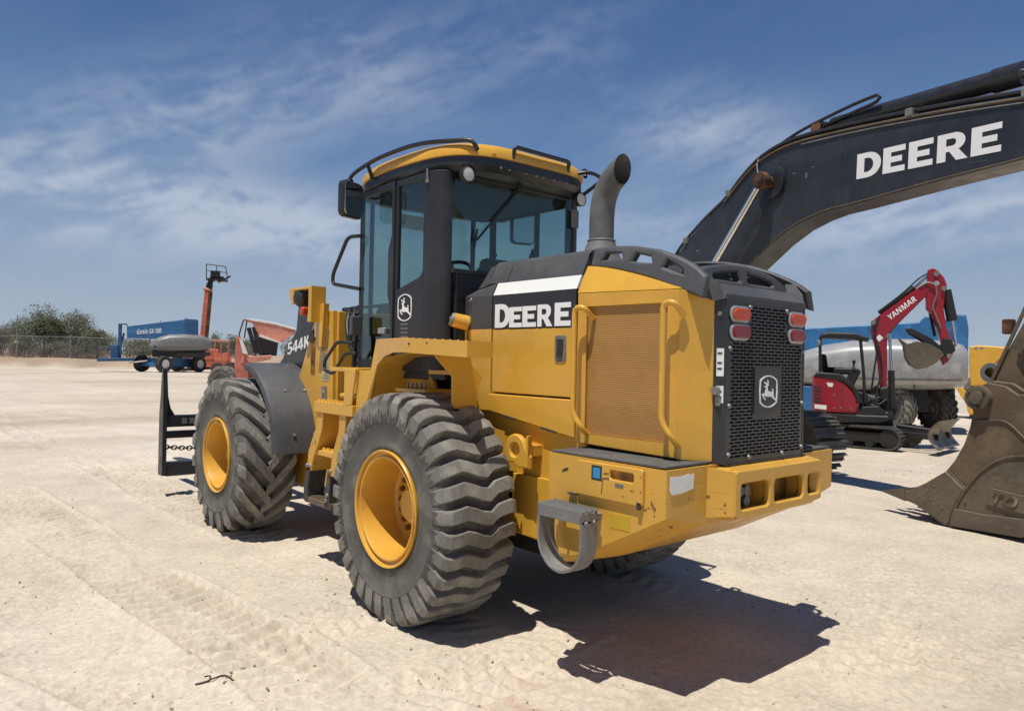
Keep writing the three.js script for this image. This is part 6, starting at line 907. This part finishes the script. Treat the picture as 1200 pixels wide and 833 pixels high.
// ------------------------------------------------------------------ fence, pole
{
  const D = 79, k = FPX / D, P = u => { const [x, z] = standAt(u, D); return V(x, groundH(x, z), z); };
  const us = []; for (let u = -104; u < 330; u += 31) us.push(u);
  const a0 = P(us[0]), f = thing('chain_link_fence', 'chain link fence with slim posts on the earth bank before the bushes', 'fence');
  f.position.copy(a0); const rel = p => p.clone().sub(a0);
  us.forEach((u, i) => { const p = rel(P(u)), q = i % 2 ? 2.35 : 2.5; part('post', [cyl([p.x, p.y - 0.2, p.z], [p.x, p.y + q, p.z], 0.05, 0.05, 8)], i % 2 ? M.wood : M.wire, f); });
  for (let i = 0; i < us.length - 1; i++) {
    const a = rel(P(us[i])), b = rel(P(us[i + 1])), g = [], w = 0.005; const n = 24, tri = (p, q) => { const d = q.clone().sub(p), up = V(-FWD.x, 0, -FWD.z).cross(d).setLength(w / 2); const r = []; for (const v of [p.clone().add(up), p.clone().sub(up), q.clone().sub(up), p.clone().add(up), q.clone().sub(up), q.clone().add(up)]) r.push(v.x, v.y, v.z); return r; };
    const pos = []; for (let j = -n; j < n; j++) for (const s of [1, -1]) { const x0 = Math.max(0, s > 0 ? j : j), x1 = Math.min(n, j + n * 0.8); if (x1 <= x0) continue; const y = x => s > 0 ? (x - j) / (n * 0.8) : 1 - (x - j) / (n * 0.8); const A = a.clone().lerp(b, x0 / n), B = a.clone().lerp(b, x1 / n); A.y += 0.05 + 2.2 * Math.min(1, Math.max(0, y(x0))); B.y += 0.05 + 2.2 * Math.min(1, Math.max(0, y(x1))); pos.push(...tri(A, B)); }
    const gg = new THREE.BufferGeometry(); gg.setAttribute('position', new THREE.Float32BufferAttribute(pos, 3)); gg.computeVertexNormals();
    part('wire_mesh', gg, M.wire, f).userData.kind = 'stuff'; part('top_rail', [cyl([a.x, a.y + 2.28, a.z], [b.x, b.y + 2.28, b.z], 0.03, 0.03, 6)], M.wire, f);
  }
  const sp = rel(P(19.5)); part('fence_sign', [box(0, 0, 0, 0.5, 0.18, 0.02, 0)].map(g => { g.rotateY(VIEWYAW); g.translate(sp.x - 0.1, sp.y + 1.65, sp.z - 0.08); return g; }), M.decal, f);
  const [x2, z2] = standAt(19, 78), pl = thing('fence_pole', 'tall thin grey pole standing at the fence before the big bush', 'pole', [x2, groundH(x2, z2), z2]); part('shaft', cyl([0, -0.2, 0], [0, 4.4, 0], 0.06, 0.045, 8), M.wire, pl); part('cap', lathe([[0.06, 0], [0.06, 0.06], [0.001, 0.1]], [0, 4.4, 0], 'y', 8), M.wire, pl);
  const [x3, z3] = standAt(187, 180), up = thing('utility_pole', 'distant wooden utility pole with a crossarm beyond the blue lift', 'utility pole', [x3, groundH(x3, z3), z3], VIEWYAW); part('shaft', cyl([0, -0.3, 0], [0, 8.6, 0], 0.14, 0.1, 8), M.wood, up); part('crossarm', span(-0.9, 0.9, 7.9, 8.1, -0.06, 0.06), M.wood, up); for (const x of [-0.8, -0.3, 0.3, 0.8]) part('insulator', cyl([x, 8.1, 0], [x, 8.28, 0], 0.05, 0.04, 6), M.grey, up);
}
// ------------------------------------------------------------------ bushes and trees beyond the fence
{
  const leafM = [lin(0.135, 0.152, 0.072), lin(0.175, 0.18, 0.105), lin(0.11, 0.128, 0.065), lin(0.21, 0.20, 0.135)].map(c => new THREE.MeshPhysicalMaterial({ color: c, roughness: 0.9, transmission: 0.3, thickness: 0 }));
  const twig = std(lin(0.20, 0.145, 0.115), 0.95), bark = std(lin(0.10, 0.075, 0.055), 0.95);
  function foliage(blobs, n, size) {
    const pos = []; const tot = blobs.reduce((s, b) => s + b[3] * b[4], 0);
    for (const [cx, cy, cz, rx, ry] of blobs) {
      const m = Math.round(n * rx * ry / tot);
      for (let c = 0; c < m / 9; c++) {
        const a = rr(0, 6.283), e = Math.acos(rr(-0.55, 1)), q = Math.pow(rnd(), 0.42), k = 1 + 0.22 * Math.sin(a * 3 + cx * 5) + rr(-0.12, 0.14);
        const bx = cx + rx * q * k * Math.sin(e) * Math.cos(a), by = cy + ry * q * k * Math.cos(e), bz = cz + rx * q * k * Math.sin(e) * Math.sin(a); if (by < 0.05) continue;
        for (let l = 0; l < 9; l++) {
          const x = bx + rr(-1, 1) * size * 1.9, y = by + rr(-1, 1) * size * 1.6, z = bz + rr(-1, 1) * size * 1.9, L = size * rr(0.6, 1.25), u = V(rr(-1, 1), rr(-0.4, 1), rr(-1, 1)).setLength(L), w = V(rr(-1, 1), rr(-1, 1), rr(-1, 1)).cross(u).setLength(L * 0.32);
          const p = V(x, y, z); for (const v of [p, p.clone().addScaledVector(u, 0.5).add(w), p.clone().add(u), p, p.clone().add(u), p.clone().addScaledVector(u, 0.5).sub(w)]) pos.push(v.x, v.y, v.z);
        }
      }
    }
    const g = new THREE.BufferGeometry(); g.setAttribute('position', new THREE.Float32BufferAttribute(pos, 3)); g.computeVertexNormals(); return g;
  }
  function bush(u, D, w, h, label, mi, name = 'bush', n = 2600, size = 0.15, grp) {
    const [x, z] = standAt(u, D), t = thing(name, label, name.includes('tree') ? 'tree' : 'bush', [x, groundH(x, z), z], 0, grp), blobs = [];
    const nb = 5 + Math.floor(w * 1.2); for (let i = 0; i < nb; i++) { const a = rr(0, 6.28), q = rr(0, 0.62), s = rr(0.28, 0.48); blobs.push([Math.cos(a) * q * w * 0.5, h * (1 - s * 0.62) * (1 - 0.55 * q * q) * rr(0.55, 1), Math.sin(a) * q * w * 0.5, s * w * 0.5 + 0.25, s * h * 0.62]); }
    for (let i = 0; i < 5; i++) { const a = i * 1.26 + rr(0, 0.5); blobs.push([Math.cos(a) * w * 0.33, h * 0.26, Math.sin(a) * w * 0.33, w * 0.2, h * 0.24]); }
    const st = []; for (let i = 0; i < 7; i++) { const a = rr(0, 6.28), q = rr(0.15, 0.4) * w * 0.5; st.push(cyl([Math.cos(a) * 0.15, -0.1, Math.sin(a) * 0.15], [Math.cos(a) * q, h * rr(0.45, 0.8), Math.sin(a) * q], 0.06, 0.02, 6)); }
    part('trunk', st, bark, t); part('crown', foliage(blobs, n, size), leafM[mi], t); return t;
  }
  bush(50, 86, 6.8, 6.3, 'tallest rounded green bush behind the fence, beside the thin pole', 0, 'bush', 15000, 0.17);
  bush(88, 88, 6.9, 5.8, 'broad olive bush behind the fence with uneven top', 1, 'bush', 14000, 0.17);
  bush(114, 85, 4.4, 4.1, 'lower grey-green bush between the broad bush and the lift basket', 1, 'bush', 8000, 0.16);
  bush(22, 92, 4.4, 5.2, 'open feathery bush with sky showing through behind the thin pole', 2, 'bush', 3200, 0.15);
  bush(0, 90, 6.0, 3.9, 'low pale green bush at the fence end', 3, 'bush', 8000, 0.16);
  bush(-38, 92, 5.5, 3.2, 'large bush at the far end of the fence line', 1, 'bush', 7000, 0.16);
  bush(66, 82.5, 4.2, 2.0, 'scrubby olive bush pressed against the fence under the tallest bush', 3, 'bush', 8000, 0.16);
  bush(102, 82.5, 3.8, 1.9, 'small scrubby bush against the fence next to the dry brush', 0, 'bush', 5000);
  bush(30, 83, 3.8, 1.9, 'small grey-green bush against the fence right beside the thin pole', 1, 'bush', 5000);
  bush(166, 84, 4.4, 2.3, 'olive bush seen under the blue lift boom', 1, 'bush', 7000, 0.16);
  bush(150, 90, 3.2, 3.0, 'thin bush showing above the blue lift boom', 2, 'bush', 1000);
  bush(222, 92, 3.5, 2.4, 'bush behind the orange raised boom', 0, 'bush', 1500);
  // dry brush at the foot of the fence
  for (const [u, D, w, h, lab] of [[52, 81, 4.5, 1.35, 'heap of dry brown brush behind the fence under the tallest bush'], [84, 81.2, 3.8, 1.25, 'dry grey-brown brush at the fence beside the basket'], [8, 81, 3.6, 1.1, 'dry brush at the foot of the thin pole'], [118, 81.5, 3.2, 1.0, 'dry brush behind the lift basket']]) {
    const [x, z] = standAt(u, D), t = thing('dry_brush', lab, 'brush', [x, groundH(x, z), z], 0, 'dry brush along the fence'), pos = [];
    for (let i = 0; i < 1500; i++) { const a = rr(0, 6.28), q = Math.sqrt(rnd()) * w * 0.5, p = V(Math.cos(a) * q, rr(0, h) * (1 - 0.6 * (q / w * 2) ** 2), Math.sin(a) * q), d = V(rr(-1, 1), rr(-0.5, 1), rr(-1, 1)).setLength(rr(0.15, 0.45)), s = V(rr(-1, 1), rr(-1, 1), rr(-1, 1)).cross(d).setLength(0.014); for (const v of [p.clone().add(s), p.clone().sub(s), p.clone().add(d)]) pos.push(v.x, v.y, v.z); }
    const g = new THREE.BufferGeometry(); g.setAttribute('position', new THREE.Float32BufferAttribute(pos, 3)); g.computeVertexNormals(); part('twigs', g, twig, t);
  }
  // line of trees far behind the machines
  const far = [[215, 3.2], [224, 4.4], [232, 3.6], [246, 4.8], [252, 5.4], [259, 4.2], [264, 3.6], [270, 4.6], [273, 5.2], [281, 4.4], [289, 4.6], [297, 4.2], [306, 4.4], [340, 4.6], [372, 4.2]];
  far.forEach(([u, h], i) => bush(u, 150 + (i % 4) * 9, 4.6, h, 'small dark tree in the distant row behind the orange machines', i % 3 === 1 ? 0 : 2, 'distant_tree', 1500, 0.26, 'distant row of trees'));
}
{ // dry twig on the dirt in the foreground
  const a = onGround(228, 803), t = thing('dry_twig', 'thin dark dry twig lying on the tracked dirt', 'twig', [a[0], groundH(...a), a[1]]), b = onGround(293, 781), m = onGround(262, 797), P = q => [q[0] - a[0], groundH(...q) - groundH(...a) + 0.006, q[1] - a[1]];
  part('stem', hoseT([[0, 0.006, 0], P(onGround(240, 800)), P(m), P(onGround(277, 793)), P(b)], 0.0045, 5, 30), std(lin(0.07, 0.055, 0.045), 0.9), t);
  part('side_twig', hoseT([P(onGround(243, 800)), P(onGround(246, 794)), P(onGround(239, 793))], 0.003, 5, 12), std(lin(0.07, 0.055, 0.045), 0.9), t);
}
renderer.render(scene, camera);
